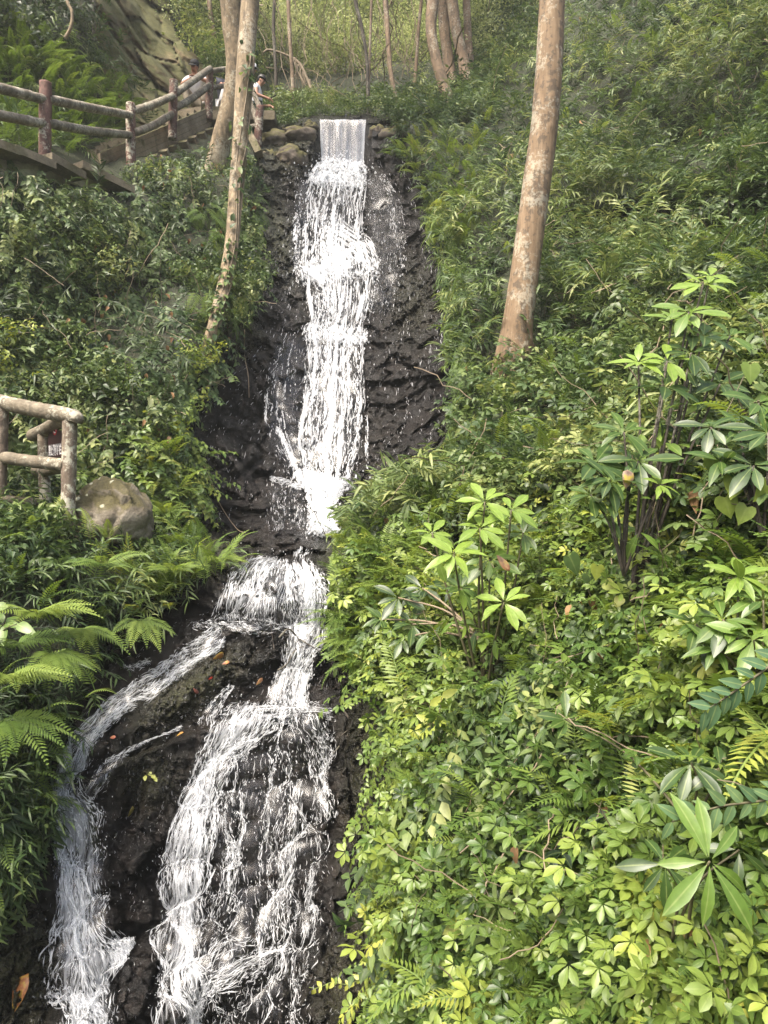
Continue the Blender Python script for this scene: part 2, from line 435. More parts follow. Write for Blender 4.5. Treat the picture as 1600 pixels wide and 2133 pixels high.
RG = Grid(-140, 1000, 216, 2320, 4)
RY0 = macroY(RG.X, RG.Yp)
def gauss(X, Y, cx, cy, rx, ry, rot=0):
    c, s = math.cos(rot), math.sin(rot); x = X - cx; y = Y - cy
    u = (x*c + y*s) / rx; v = (-x*s + y*c) / ry
    return np.exp(-(u*u + v*v))
def stepline(X, Y, pts, fall):
    """1 just below the line, fading to 0 over `fall`; 0 above it and beside its ends"""
    pts = np.array(pts, float)
    yl = np.interp(X, pts[:, 0], pts[:, 1]); d = Y - yl
    side = np.clip((X - pts[0, 0]) / 30, 0, 1) * np.clip((pts[-1, 0] - X) / 30, 0, 1)
    return side * np.clip((d + 4) / 8, 0, 1) * np.exp(-np.maximum(d, 0) / fall)
def rock_relief(X, Y, Yd):
    w = PV(X, Y, Yd)
    wob = (fbm(w * 1.6, 3, 5) - .5) * 40
    Xw, Yw = X + wob, Y + wob * .6
    smooth = np.clip(gauss(X, Y, 700, 650, 75, 420) * .8 + gauss(X, Y, 330, 1560, 260, 170, -.5) + gauss(X, Y, 560, 1800, 170, 420) * .95 + gauss(X, Y, 165, 1900, 70, 300) * .9, 0, 1)
    rough = 1 - .88 * smooth
    d = blocks(w * np.array([1.5, 1.2, 1.25]), 11) * .15 * rough
    d = d + blocks(w * np.array([4.2, 3.2, 3.6]), 23) * .14 * rough
    d = d + blocks(w * np.array([10, 7, 8.5]), 37) * .05 * (.4 + .6 * rough)
    d = d + (fbm(w * 3.2, 4, 3) - .5) * .16 * (1 - .55 * smooth) + (fbm(w * 13, 3, 8) - .5) * .085 + (vnoise(w * 34, 9) - .5) * .03
    d = d + .34 * gauss(X, Y, 590, 1065, 85, 52) + .10 * gauss(X, Y, 470, 1070, 60, 60)
    d = d + .34 * gauss(X, Y, 560, 1255, 105, 75) + .20 * gauss(X, Y, 480, 2010, 70, 60) - .15 * gauss(X, Y, 690, 1215, 22, 60)
    d = d + .22 * gauss(Xw, Yw, 370, 1440, 240, 42, -.62) + .15 * gauss(Xw, Yw, 520, 1380, 80, 35, -.3)
    d = d + .26 * stepline(X, Yw, [(400,1312),(520,1306),(690,1318)], 60)
    d = d + .28 * stepline(X, Yw, [(140,1640),(250,1590),(330,1552),(430,1515),(520,1490),(690,1486)], 90)
    d = d + .16 * stepline(X, Yw, [(530,697),(640,694),(780,697)], 70) + .12 * stepline(X, Yw, [(600,545),(700,555),(800,550)], 50)
    d = d - .30 * stepline(X, Yw, [(745,800),(850,792),(965,775)], 36) + .12 * stepline(X, Yw, [(520,1012),(700,1014),(780,1012)], 40)
    d = d - .18 * gauss(Xw, Yw, 860, 700, 14, 130, -.55) - .15 * gauss(Xw, Yw, 800, 880, 10, 70, -.3) - .14 * gauss(Xw, Yw, 500, 720, 50, 10)
    d = d - .13 * gauss(Xw, Yw, 440, 1600, 60, 14, -.9) - .12 * gauss(Xw, Yw, 270, 1690, 16, 90, .3)
    return d
RY = RY0 - rock_relief(RG.X, RG.Yp, RY0)
# the spillway sill: the crest is a level edge of masonry
RY = np.where((RG.Yp < 352) & (RG.X > 655) & (RG.X < 775), np.maximum(RY, 17.02 + (RG.Yp - 350) * -.0012), RY)
RP = PV(RG.X, RG.Yp, RY)
gx = np.gradient(RP, axis=1); gy = np.gradient(RP, axis=0)
RN = nrm(np.cross(gy, gx)); RN[(RN * -RP).sum(-1) < 0] *= -1

def rockP(px, py, off=0.0):
    """a point on the rock, `off` metres proud of it"""
    return RG.at(RP, px, py) + RG.at(RN, px, py) * np.asarray(off)[..., None]
WY = RY.copy()
for _ in range(14): WY[1:-1, 1:-1] = .4 * WY[1:-1, 1:-1] + .15 * (WY[:-2, 1:-1] + WY[2:, 1:-1] + WY[1:-1, :-2] + WY[1:-1, 2:])
WP = PV(RG.X, RG.Yp, WY); WN = nrm(np.cross(np.gradient(WP, axis=0), np.gradient(WP, axis=1))); WN[(WN * -WP).sum(-1) < 0] *= -1
for _ in range(10): WN[1:-1, 1:-1] = .4 * WN[1:-1, 1:-1] + .15 * (WN[:-2, 1:-1] + WN[2:, 1:-1] + WN[1:-1, :-2] + WN[1:-1, 2:])
WN = nrm(WN)
def waterP(px, py, off=0.0):
    """a point on the smooth bed the water makes for itself"""
    return RG.at(WP, px, py) + RG.at(WN, px, py) * (np.asarray(off) + .012)[..., None]
def hillP(px, py): return HG.at(HP, px, py)
def hillN(px, py): return HG.at(HN, px, py)
def groundY(px, py): return np.minimum(HG.at(HY, px, py), np.where(inpoly(px, py, ROCK), RG.at(RY, px, py), 99))

# hillside sheet: soil relief; kept well behind the rock face where that stands in front of it
inside = inpoly(HG.X, HG.Yp, ROCK)
sw = HP0
hill_bump = (fbm(sw * .9, 4, 41) - .5) * .5 + (fbm(sw * 4, 3, 43) - .5) * .12
hill_bump *= np.clip(HY0 / 9, .35, 1.6)
hill_bump += (fbm(sw * .42, 3, 47) - .5) * 1.5 * np.clip((HY0 - 6) / 6, 0, 1)
hill_bump += -1.0 * gauss(HG.X, HG.Yp, 1420, 500, 260, 45, -.06) + .7 * gauss(HG.X, HG.Yp, 1400, 390, 260, 60, -.1) + .5 * gauss(HG.X, HG.Yp, 1300, 640, 260, 60, 0) - .6 * gauss(HG.X, HG.Yp, 1330, 250, 160, 35, .3)
HY = HY0 - hill_bump
def erode(m, n):
    for _ in range(n):
        m = m & np.roll(m, 1, 0) & np.roll(m, -1, 0) & np.roll(m, 1, 1) & np.roll(m, -1, 1)
    return m
HY = np.where(erode(inside, 3), HY0 + .9, np.where(inside, HY0 + .45, HY))
HP = PV(HG.X, HG.Yp, HY)
M_soil = mat_soil(); M_rock = mat_rock()

def sheet(name, g, Pm, keep, mat, attrs=None, smooth=True):
    idx = np.arange(g.nx * g.ny).reshape(g.ny, g.nx)
    q = np.stack([idx[:-1, :-1], idx[1:, :-1], idx[1:, 1:], idx[:-1, 1:]], -1)
    kq = keep[:-1, :-1] & keep[1:, :-1] & keep[1:, 1:] & keep[:-1, 1:]
    q = q[kq].reshape(-1, 4)
    used = np.unique(q); remap = np.full(idx.size, -1); remap[used] = np.arange(len(used))
    return build(name, Pm.reshape(-1, 3)[used], remap[q], mat, None, smooth, attrs={k: a.ravel()[used] for k, a in (attrs or {}).items()})
tag(sheet('hillside', HG, HP, np.ones_like(inside), M_soil), 'dark soil of the steep overgrown ravine slopes on both sides of the waterfall', 'hillside', kind='structure')
mossy = np.clip(.9 * gauss(RG.X, RG.Yp, 575, 470, 30, 110, -.25) + .9 * gauss(RG.X, RG.Yp, 500, 690, 40, 40) + .8 * gauss(RG.X, RG.Yp, 400, 1440, 120, 40, -.6)
                + .8 * gauss(RG.X, RG.Yp, 40, 2020, 70, 130) + .9 * gauss(RG.X, RG.Yp, 440, 1160, 70, 35) + 1.0 * gauss(RG.X, RG.Yp, 590, 300, 60, 60)
                + .7 * gauss(RG.X, RG.Yp, 790, 1600, 60, 420) + .5 * gauss(RG.X, RG.Yp, 310, 1620, 60, 60) + .7 * gauss(RG.X, RG.Yp, 690, 1160, 30, 50)
                + .5 * gauss(RG.X, RG.Yp, 740, 2080, 80, 120) + .35 * gauss(RG.X, RG.Yp, 860, 620, 50, 90), 0, 1)
tag(sheet('rock_face', RG, RP, inpoly(RG.X, RG.Yp, ROCK), M_rock, {'moss': mossy}, False), 'dark wet stepped rock face that the waterfall runs down', 'rock face', kind='structure')

# ------------------------------------------------------------------ running water
M_foam = mat_foam()
VISROCK = [(560,275),(660,250),(775,250),(800,300),(815,350),(880,430),(905,520),(922,620),(932,720),(945,800),(940,890),(900,950),(800,985),(745,1030),(712,1090),(690,1130),(692,1180),(682,1280),(700,1380),(740,1480),(800,1530),
           (800,1700),(770,1850),(790,2000),(780,2160),(-60,2160),(0,1880),(60,1860),(110,1720),(125,1560),(210,1480),(290,1330),(420,1250),(500,1180),(500,1130),(385,1120),(380,900),(425,830),(480,760),(495,680),(535,620),(590,590),(552,480),(545,380)]
STAIRS = [(205,330),(450,215),(475,250),(452,278),(330,316),(290,336),(215,342)]
STONES = [(545,262),(600,262),(650,245),(668,262),(665,340),(545,345)]
BOULDV = [(152,990),(235,980),(335,1055),(335,1112),(245,1122),(150,1090)]
TRUNKS = [(880,-60),(990,-60),(988,135),(960,160),(930,178),(905,170)]
def flow_path(pts, n):
    p = spline(np.array(pts, float), n); return p[:, :2], p[:, 2]

def film(pts, mat, dens=.6, nu=18, nl=160, off=.035, edge=1.4, bulge=0.03):
    """a film lying on the rock along the path (px, py, half width); returns V, Q, dens, uv"""
    c, hw = flow_path(pts, nl)
    T = nrm(np.gradient(c, axis=0)); Nn = np.stack([-T[:, 1], T[:, 0]], -1)
    u = np.linspace(-1, 1, nu)
    X = c[:, None, 0] + Nn[:, None, 0] * hw[:, None] * u; Y = c[:, None, 1] + Nn[:, None, 1] * hw[:, None] * u
    V = waterP(X, Y, off + bulge * (1 - u**2)[None] + np.zeros_like(X))
    for _ in range(3):                                        # water smooths over the small hollows
        V[1:-1, 1:-1] = .5 * V[1:-1, 1:-1] + .125 * (V[:-2, 1:-1] + V[2:, 1:-1] + V[1:-1, :-2] + V[1:-1, 2:])
    L = np.concatenate([[0], np.cumsum(np.linalg.norm(np.diff(V[:, nu//2], axis=0), axis=1))])
    W = np.linalg.norm(V[:, -1] - V[:, 0], axis=-1).mean()
    uv = np.stack([np.broadcast_to(u * W / 2, X.shape), np.broadcast_to(L[:, None], X.shape)], -1).reshape(-1, 2)
    dd = .78 * dens * np.clip((1 - np.abs(u) ** edge) * 1.6, 0, 1)[None] * np.clip(np.minimum(np.linspace(0, 12, nl), np.linspace(12, 0, nl) + .3), 0, 1)[:, None]
    idx = np.arange(nl * nu).reshape(nl, nu)
    q = np.stack([idx[:-1, :-1], idx[1:, :-1], idx[1:, 1:], idx[:-1, 1:]], -1).reshape(-1, 4)
    return V.reshape(-1, 3), q, dd.ravel(), uv

def strands(pts, n, length=(12, 45), width=(.004, .012), off=(.03, .12), nf=26, tight=.05, wob=3.0, seg=5, grav=.5, twist=.25, k_n=1.0):
    """threads of white water following the path; lengths and wobble in survey units, widths and offsets in metres"""
    NL = 400; n = int(n * .95 * k_n); wob = wob * .30; length = (length[0] * .40, length[1] * .38); width = (width[0] * .80, width[1] * 1.15); length = (length[0] * 1.25, length[1] * 1.35)
    c, hw = flow_path(pts, NL)
    T = nrm(np.gradient(c, axis=0)); T = nrm((1 - grav) * T + grav * np.where(T[:, 1:2] > .3, np.array([[0, 1.]]), T))
    Nn = np.stack([-T[:, 1], T[:, 0]], -1)
    s = np.concatenate([[0], np.cumsum(np.linalg.norm(np.diff(c, axis=0), axis=1))])
    fil = RNG.uniform(-.95, .95, nf); fw = RNG.uniform(.2, 1, nf) ** 1.5; fw /= fw.sum()
    f0 = RNG.uniform(0, .7, nf) * RNG.integers(0, 2, nf); f1 = 1 - RNG.uniform(0, .6, nf) * RNG.integers(0, 2, nf)
    k = RNG.choice(nf, n, p=fw)
    t0 = f0[k] + (f1[k] - f0[k]) * RNG.uniform(0, 1, n)
    loose = RNG.uniform(0, 1, n) < .3
    t0 = np.where(loose, RNG.uniform(0, 1, n), t0)
    u = np.where(loose, RNG.uniform(-1, 1, n), fil[k] + RNG.normal(0, tight, n))
    ln = RNG.uniform(*length, n) * RNG.uniform(.35, 1, n)
    tt = (np.arange(seg) / (seg - 1))[None]
    S = np.clip(t0[:, None] * s[-1] + ln[:, None] * tt, 0, s[-1])
    cx = np.interp(S, s, c[:, 0]); cy = np.interp(S, s, c[:, 1]); w = np.interp(S, s, hw)
    nxv = np.interp(S, s, Nn[:, 0]); nyv = np.interp(S, s, Nn[:, 1])
    ph = RNG.uniform(0, 6.28, (n, 1)); fr = RNG.uniform(.6, 1.6, (n, 1))
    slow = np.stack([S / 55, np.repeat(fil[k][:, None] * 9, seg, 1), np.zeros_like(S)], -1)
    drift = (vnoise(slow, 77) - .5) * wob * 8
    lat = w * np.clip(u, -1.15, 1.15)[:, None] + drift + np.sin(ph + fr * tt * 5) * wob * RNG.uniform(.2, 1, (n, 1))
    X = cx + nxv * lat; Y = cy + nyv * lat
    o = RNG.uniform(*off, n)[:, None] + .010 * np.sin(ph * 2 + tt * 4)
    V = waterP(X, Y, o)
    tang = nrm(np.gradient(V, axis=1)); view = nrm(-V)
    side = nrm(np.cross(tang, view) + RNG.normal(0, twist, (n, 1, 3)) * .5)
    wd = RNG.uniform(*width, n)[:, None] * (.25 + np.sin(np.pi * np.clip(tt * .92 + .05, 0, 1))) * V[..., 1] / 7.0
    hump = np.cross(side, tang) * wd[..., None] * .18
    A = V - side * wd[..., None] * .5; B = V + side * wd[..., None] * .5; C = V + hump
    VV = np.stack([A, C, B], 2).reshape(-1, 3)
    b = (np.arange(n)[:, None] * seg + np.arange(seg - 1)[None])[..., None] * 3
    q = np.concatenate([b + np.array([0, 1, 4, 3]), b + np.array([1, 2, 5, 4])], 1).reshape(-1, 4)
    sf = np.sin(np.pi * np.clip(tt * .86 + .07, 0, 1)) ** .7 * RNG.uniform(.45, 1, (n, 1))
    return VV, q, np.stack([0 * sf, sf, 0 * sf], -1).ravel()

def drops(pts, n, r=(.002, .007), off=(.02, .25), spread=1.2):
    c, hw = flow_path(pts, 200); n = int(n * .3); r = (r[0] * .75, r[1] * .75)
    i = RNG.integers(0, 200, n); u = RNG.normal(0, .5 * spread, n)
    T = nrm(np.gradient(c, axis=0)); Nn = np.stack([-T[:, 1], T[:, 0]], -1)
    X = c[i, 0] + Nn[i, 0] * hw[i] * u + RNG.normal(0, 3, n); Y = c[i, 1] + Nn[i, 1] * hw[i] * u + RNG.normal(0, 5, n)
    V = waterP(X, Y, RNG.uniform(*off, n))
    rr = RNG.uniform(*r, n) * V[:, 1] / 7
    o = np.array([[1,0,0],[-1,0,0],[0,1,0],[0,-1,0],[0,0,2.0],[0,0,-1.3]])
    f = np.array([(0,2,4),(2,1,4),(1,3,4),(3,0,4),(2,0,5),(1,2,5),(3,1,5),(0,3,5)])
    return (V[:, None] + o[None] * rr[:, None, None]).reshape(-1, 3), (np.arange(n)[:, None, None] * 6 + f[None]).reshape(-1, 3), np.full(n * 6, .7)

def gather(parts):
    V, q, t, S, n = [], [], [], [], 0
    for v, f, s in parts:
        V.append(v); S.append(s); (q if f.shape[1] == 4 else t).append(f + n); n += len(v)
    return np.concatenate(V), [np.concatenate(x) for x in (q, t) if x], {'soft': np.concatenate(S)}
def gather_film(parts):
    V, Q, D, U, n = [], [], [], [], 0
    for v, q, d, u in parts:
        V.append(v); Q.append(q + n); D.append(d); U.append(u + np.array([n * .013, n * .007])); n += len(v)
    return np.concatenate(V), np.concatenate(Q), np.concatenate(D), np.concatenate(U)

# upper fall
MAIN1 = [(712,352,50),(705,380,62),(697,450,60),(692,520,64),(702,570,78),(706,640,68),(698,695,62),(694,770,62),(692,850,66),(688,930,66),(688,1010,56)]
MAIN2 = [(680,1008,52),(676,1030,40),(674,1070,38),(676,1124,40)]
LEFT1 = [(612,700,34),(598,780,45),(590,860,45),(600,930,40),(628,1005,26)]
RIGHT1 = [(782,365,22),(800,430,40),(806,500,46),(800,580,44),(788,660,30)]
FOOT = [(600,1012,40),(598,1050,46),(606,1120,50)]
THIN1 = [(572,890,4),(590,925,7),(610,970,9),(626,1012,8)]
THIN2 = [(764,868,2),(766,920,3),(766,985,3)]
LEFT0 = [(640,375,16),(632,440,24),(628,520,26),(640,600,22)]
DRIPGLINT1 = [(700,300,120),(730,420,150),(740,600,190),(720,760,210),(660,900,260),(620,1000,240),(590,1110,190)]  # sparse white dashes: drips, also standing in for glints on the rock
parts = [strands(DRIPGLINT1, 2600, (6, 26), (.002, .006), (.0, .02), 120, .01, 2, 4, k_n=.8), strands(MAIN1, 15000, (10, 40), (.006, .016), (.03, .14), 30, .035, 3.2, k_n=.27), strands(MAIN1, 2600, (40, 120), (.006, .016), (.04, .12), 22, .03, 2.2, 9, k_n=.5),
         strands([(712,345,52),(706,372,62),(700,400,60)], 1500, (6, 20), (.010, .026), (.03, .2), 30, .1, 4),
         strands([(665,538,58),(705,552,78),(712,590,74)], 1500, (8, 26), (.008, .024), (.05, .18), 30, .1, 6),
         strands([(700,690,70),(698,700,70),(696,722,64)], 700, (8, 20), (.008, .022), (.05, .16), 30, .1, 5),
         strands(MAIN2, 2200, (8, 26), (.008, .022), (.03, .14), 20, .08, 3), strands([(680,1006,66),(678,1016,60),(676,1032,46)], 1100, (6, 18), (.010, .024), (.03, .2), 30, .1, 4),
         strands([(676,1095,36),(678,1112,40),(680,1126,44)], 700, (6, 16), (.008, .022), (.03, .2), 30, .1, 4),
         strands(LEFT1, 600, (8, 30), (.004, .009), (.02, .06), 9, .03, 2.5), strands(RIGHT1, 420, (6, 20), (.004, .010), (.02, .10), 12, .08, 2.5),
         strands(LEFT0, 500, (6, 18), (.006, .014), (.02, .08), 10, .08, 3),
         strands(THIN1, 420, (8, 34), (.006, .014), (.02, .05), 5, .1, 1.5), strands(THIN2, 120, (8, 30), (.005, .010), (.02, .05), 3, .1, 1),
         strands(FOOT, 200, (6, 22), (.003, .008), (.02, .06), 14, .08, 2), strands([(560,1002,5),(600,1012,5),(640,1022,8)], 260, (10, 30), (.005, .012), (.02, .05), 5, .1, 1.5),
         drops(MAIN1, 3000, (.003, .009), (.02, .25), 1.1), drops([(700,350,80),(700,372,80)], 700, (.004, .010), (.02, .4), 1), drops(RIGHT1, 300, (.002, .005), (.02, .2), 1), drops(MAIN2, 700, (.004, .010), (.02, .3), 1.5)]
V, F, SA = gather(parts)
wf = build('waterfall', V, F, M_foam, None, True, attrs=SA)
tag(wf, 'white upper waterfall running down the dark rock face in fine threads', 'waterfall', kind='structure')
V, Q, D, U = gather_film([film(MAIN1, None, .42, 26, 240), film(MAIN2, None, .95, 16, 60), film(LEFT1, None, .34, 16, 120), film(RIGHT1, None, .30, 16, 100), film(FOOT, None, .34, 14, 50), film(LEFT0, None, .4, 10, 70)])
M_film = mat_film('running_water', .60, 36, 2.6)
build('water_film', V, Q, M_film, wf, True, attrs={'dens': D}, uv=U)

# sill: water comes level over the crest and drops as a thin streaked sheet
def veil():
    nu, nl = 60, 60; V = []
    top = P(714, 250, 17.02)[2]
    for i in range(nl):
        t = i / (nl - 1)
        for j in range(nu):
            u = j / (nu - 1); x = -1.42 + 1.02 * u
            if t < .18: y = 17.75 - .75 * t / .18; z = top + .03 * (fbm(np.array([u * 7.0, 0, 3.3])[None], 2, 5)[0] - .5) + .02 * (1 - t / .18)
            else:
                s = (t - .18) / .82; z = top + .03 * (fbm(np.array([u * 7.0, 0, 3.3])[None], 2, 5)[0] - .5) - 1.10 * s ** 1.12; y = 17.0 - .14 * s ** .5 - .05 * (fbm(np.array([u * 6.0, s * .7, 1.7])[None], 3, 15)[0] - .5) * min(1, s * 5)
                x += (.5 - u) * .10 * s
            V.append((x, y, z))
    V = np.array(V); idx = np.arange(nl * nu).reshape(nl, nu)
    q = np.stack([idx[:-1, :-1], idx[1:, :-1], idx[1:, 1:], idx[:-1, 1:]], -1).reshape(-1, 4)
    u = np.linspace(0, 1, nu); t = np.linspace(0, 1, nl)
    d = .30 + .5 * (np.abs(u - .5) * 2) ** 8 + 0 * t[:, None]; d = d + .22 * np.exp(-((t[:, None] - .2) / .03) ** 2) + .15 * np.clip((t[:, None] - .45), 0, 1)
    uv = np.stack([np.broadcast_to(u * 1.02, (nl, nu)), np.broadcast_to(t[:, None] * 1.6, (nl, nu))], -1)
    return V, q, d.ravel(), uv.reshape(-1, 2)
V, Q, D, U = veil()
build('falling_sheet', V, Q, mat_film('sill_sheet', .57, 15, 1.0, (.60, .66, .74), .16, .34), wf, True, attrs={'dens': D}, uv=U)
vs = []; n = 60
for i in range(n):
    u = RNG.choice([RNG.uniform(0, .06), RNG.uniform(.94, 1), RNG.uniform(0, 1), RNG.uniform(0, 1)])
    s0 = RNG.uniform(.03, .8); l = RNG.uniform(.1, .4); top = P(714, 250, 17.02)[2]
    w = RNG.uniform(.0015, .0042)
    for k in range(6):
        s = min(1, s0 + l * k / 5); x = -1.42 + 1.02 * u + (.5 - u) * .10 * s + .006 * math.sin(k * 1.7 + i)
        y = 16.985 - .14 * s ** .5 - .03; z = top - 1.10 * s ** 1.12; ww = w * (.3 + math.sin(math.pi * (k + .5) / 6))
        vs += [(x - ww, y, z), (x, y - ww * .6, z), (x + ww, y, z)]
b = (np.arange(n)[:, None] * 6 + np.arange(5)[None])[..., None] * 3
build('sheet_thread', vs, np.concatenate([b + np.array([0, 1, 4, 3]), b + np.array([1, 2, 5, 4])], 1).reshape(-1, 4), M_foam, wf, True, attrs={'soft': np.tile([0, .8, 0], n * 6)})

# lower cascade
FAN = [(590,1178,30),(572,1205,80),(558,1250,98),(552,1302,112)]
FANR = [(628,1188,18),(640,1230,26),(648,1270,24),(640,1310,40),(622,1350,40),(612,1400,34),(600,1440,38),(596,1484,44)]
LEDGE = [(665,1312,8),(600,1314,14),(520,1312,12),(450,1312,8),(405,1312,5)]
LST = [(470,1325,18),(420,1362,22),(370,1400,24),(310,1440,24),(250,1475,22),(200,1520,24),(160,1570,30),(140,1620,34),(145,1660,40)]
LST2 = [(385,1522,5),(320,1540,8),(260,1580,10),(215,1620,13),(180,1660,18)]
LFALL = [(145,1640,36),(155,1700,48),(162,1800,54),(168,1900,58),(178,2000,66),(190,2140,78),(195,2220,80)]
BROW = [(690,1492,10),(620,1492,16),(560,1494,20),(520,1496,14)]
STR1 = [(540,1492,40),(480,1540,44),(440,1600,42),(415,1660,38),(400,1740,42),(388,1840,44),(376,1930,50),(372,2030,52),(372,2200,60)]
WIDE = [(590,1490,80),(576,1560,115),(566,1640,125),(560,1760,128),(556,1860,130),(550,1950,132),(525,2060,140),(505,2200,150)]
STR2 = [(622,1640,16),(612,1720,18),(600,1800,24),(575,1880,30),(545,1950,40),(470,2010,46),(410,2040,40)]
STR3 = [(640,1500,26),(660,1560,26),(672,1640,22),(680,1700,18)]
STR4 = [(470,1640,12),(478,1720,14),(472,1800,14),(466,1900,16)]
HUMP = [(610,1965,8),(560,1985,14),(510,2010,18),(460,2030,22),(420,2050,30)]
SIDE = [(485,1420,6),(455,1450,14),(436,1490,18),(428,1520,16)]
SPR = [(320,1380,10),(285,1395,10),(258,1392,8)]
CREV = [(640,1150,12),(628,1172,16),(630,1192,20)]
DRIPGLINT2 = [(590,1180,90),(560,1320,160),(440,1480,250),(400,1650,300),(400,1850,340),(400,2140,360)]  # thin drips over the lower rock, doubling as painted wet highlights
parts = [strands(DRIPGLINT2, 2600, (6, 24), (.0015, .0045), (.0, .02), 130, .01, 2, 4, k_n=.8), strands(FAN, 2300, (12, 40), (.004, .011), (.02, .08), 22, .05, 2.5), strands(FANR, 3000, (10, 36), (.005, .014), (.02, .10), 12, .1, 3),
         strands(LEDGE, 260, (10, 34), (.004, .012), (.02, .08), 8, .15, 2, grav=0), strands(LST, 2300, (16, 60), (.004, .010), (.02, .07), 9, .10, 2.5, 6, grav=0),
         strands(LST2, 260, (16, 50), (.003, .008), (.02, .05), 6, .1, 2, 6, grav=0), strands(LFALL, 5200, (14, 52), (.005, .015), (.02, .16), 16, .10, 3.2, 6),
         strands(BROW, 420, (8, 26), (.005, .014), (.02, .08), 8, .2, 3, grav=0), strands(STR1, 5200, (14, 60), (.005, .014), (.02, .12), 12, .10, 3.5, 6),
         strands(WIDE, 3800, (10, 46), (.004, .010), (.02, .14), 34, .02, 5, 6), strands(STR2, 900, (12, 50), (.004, .011), (.02, .12), 9, .10, 4, 6),
         strands(STR3, 620, (10, 40), (.004, .010), (.02, .10), 7, .1, 4, 6), strands(STR4, 500, (10, 40), (.004, .010), (.02, .10), 5, .1, 3, 6),
         strands(HUMP, 480, (10, 36), (.004, .011), (.02, .10), 9, .15, 3, 6, grav=0), strands(SIDE, 240, (10, 40), (.004, .009), (.02, .05), 7, .1, 2),
         strands(SPR, 150, (10, 30), (.003, .007), (.02, .05), 5, .1, 2, grav=0), strands(CREV, 160, (8, 26), (.003, .008), (.02, .05), 6, .1, 2),
         drops(WIDE, 1500, (.003, .008), (.02, .25), 1.0), drops(LFALL, 900, (.003, .008), (.02, .25), 1.3), drops(STR1, 800, (.003, .008), (.02, .2), 1.3), drops(FAN, 400, (.003, .006), (.02, .15), 1.1), drops(FANR, 300, (.003, .007), (.02, .15), 1.2)]
V, F, SA = gather(parts)
cs = build('cascade', V, F, M_foam, None, True, attrs=SA)
tag(cs, 'white lower cascade splitting into two streams over the rounded boulder below the ledge', 'waterfall', kind='structure')
V, Q, D, U = gather_film([film(FAN, None, .55, 26, 60), film(FANR, None, .9, 14, 110), film(LST, None, .6, 14, 140), film(LST2, None, .35, 10, 80), film(LFALL, None, .95, 20, 160), film(BROW, None, .8, 10, 60),
    film(STR1, None, .8, 16, 170), film(WIDE, None, .24, 40, 170), film(STR2, None, .32, 12, 110), film(STR3, None, .5, 10, 60), film(HUMP, None, .35, 10, 60), film(SIDE, None, .35, 10, 40), film(LEDGE, None, .45, 10, 60)])
build('water_film', V, Q, mat_film('cascade_water', .60, 40, 2.6), cs, True, attrs={'dens': D}, uv=U)

# ------------------------------------------------------------------ foliage: leaf and sprig templates (x along the stem, z the leaf's face)
class T:
    """a template: vertices, triangles, rib (0 on the midrib) and a per-leaf tint shift"""
    def __init__(s): s.v = []; s.f = []; s.r = []; s.t = []; s.n = 0
    def add(s, v, f, r, t=0.0):
        s.v.append(v); s.f.append(np.asarray(f) + s.n); s.r.append(r); s.t.append(np.full(len(v), t)); s.n += len(v); return s
    def fin(s):
        s.v = np.concatenate(s.v); s.f = np.concatenate(s.f); s.r = np.concatenate(s.r); s.t = np.concatenate(s.t); return s

def blade(L, W, n=4, prof='lance', fold=.18, droop=.25, wave=0.0):
    t = np.linspace(0, 1, n + 1)
    if prof == 'lance': w = np.sin(np.pi * t ** .85)
    elif prof == 'ovate': w = np.sin(np.pi * t ** .68) ** .85
    elif prof == 'obov': w = np.sin(np.pi * t ** 1.35) ** .9
    elif prof == 'strap': w = np.minimum(1, np.minimum(t * 6, (1 - t) * 2.2))
    w = np.clip(w, 0, None) * W / 2
    x = t * L; z = -droop * L * t * t
    mid = np.stack([x, 0 * t, z], -1)
    i = slice(1, n)
    zz = z[i] + fold * w[i] * 2 + wave * W * np.sin(t[i] * 17)
    l = np.stack([x[i], w[i], zz], -1); r = np.stack([x[i], -w[i], zz], -1)
    V = np.concatenate([mid, l, r]); m = n - 1; a = n + 1; b = a + m; F = []
    F += [(0, 1, a), (0, b, 1), (n, a + m - 1, n - 1), (n, n - 1, b + m - 1)]
    for k in range(m - 1):
        F += [(k+1, k+2, a+k), (k+2, a+k+1, a+k), (k+1, b+k, k+2), (k+2, b+k, b+k+1)]
    rib = np.concatenate([np.zeros(n + 1), np.ones(2 * m)])
    return V, np.array(F), rib

def heart(L, W):
    o = np.array([(0,.0),(-.14,.22),(-.10,.42),(.12,.52),(.38,.47),(.62,.30),(.85,.10)])
    l = np.stack([o[1:, 0] * L, o[1:, 1] * W, .10 * W * np.abs(o[1:, 1]) - .12 * L * o[1:, 0] ** 2], -1); r = l * [1, -1, 1]
    mx = np.linspace(0, 1, 5); mid = np.stack([mx * L, 0 * mx, -.12 * L * mx ** 2], -1)
    V = np.concatenate([mid, l, r]); A, B = 5, 11
    F = [(0,A+1,A),(0,A+2,A+1),(0,1,A+2),(1,A+3,A+2),(1,2,A+3),(2,A+4,A+3),(2,3,A+4),(3,A+5,A+4),(3,4,A+5)]
    F += [(i if i < 5 else i + 6, k if k < 5 else k + 6, j if j < 5 else j + 6) for i, j, k in F]
    return V, np.array(F), np.concatenate([np.zeros(5), np.ones(12)])

def rot(v, yaw=0, pitch=0, roll=0):
    cy, sy, cp_, sp, cr, sr = math.cos(yaw), math.sin(yaw), math.cos(pitch), math.sin(pitch), math.cos(roll), math.sin(roll)
    Rz = np.array([[cy,-sy,0],[sy,cy,0],[0,0,1]]); Ry = np.array([[cp_,0,-sp],[0,1,0],[sp,0,cp_]]); Rx = np.array([[1,0,0],[0,cr,-sr],[0,sr,cr]])
    return v @ (Rz @ Ry @ Rx).T

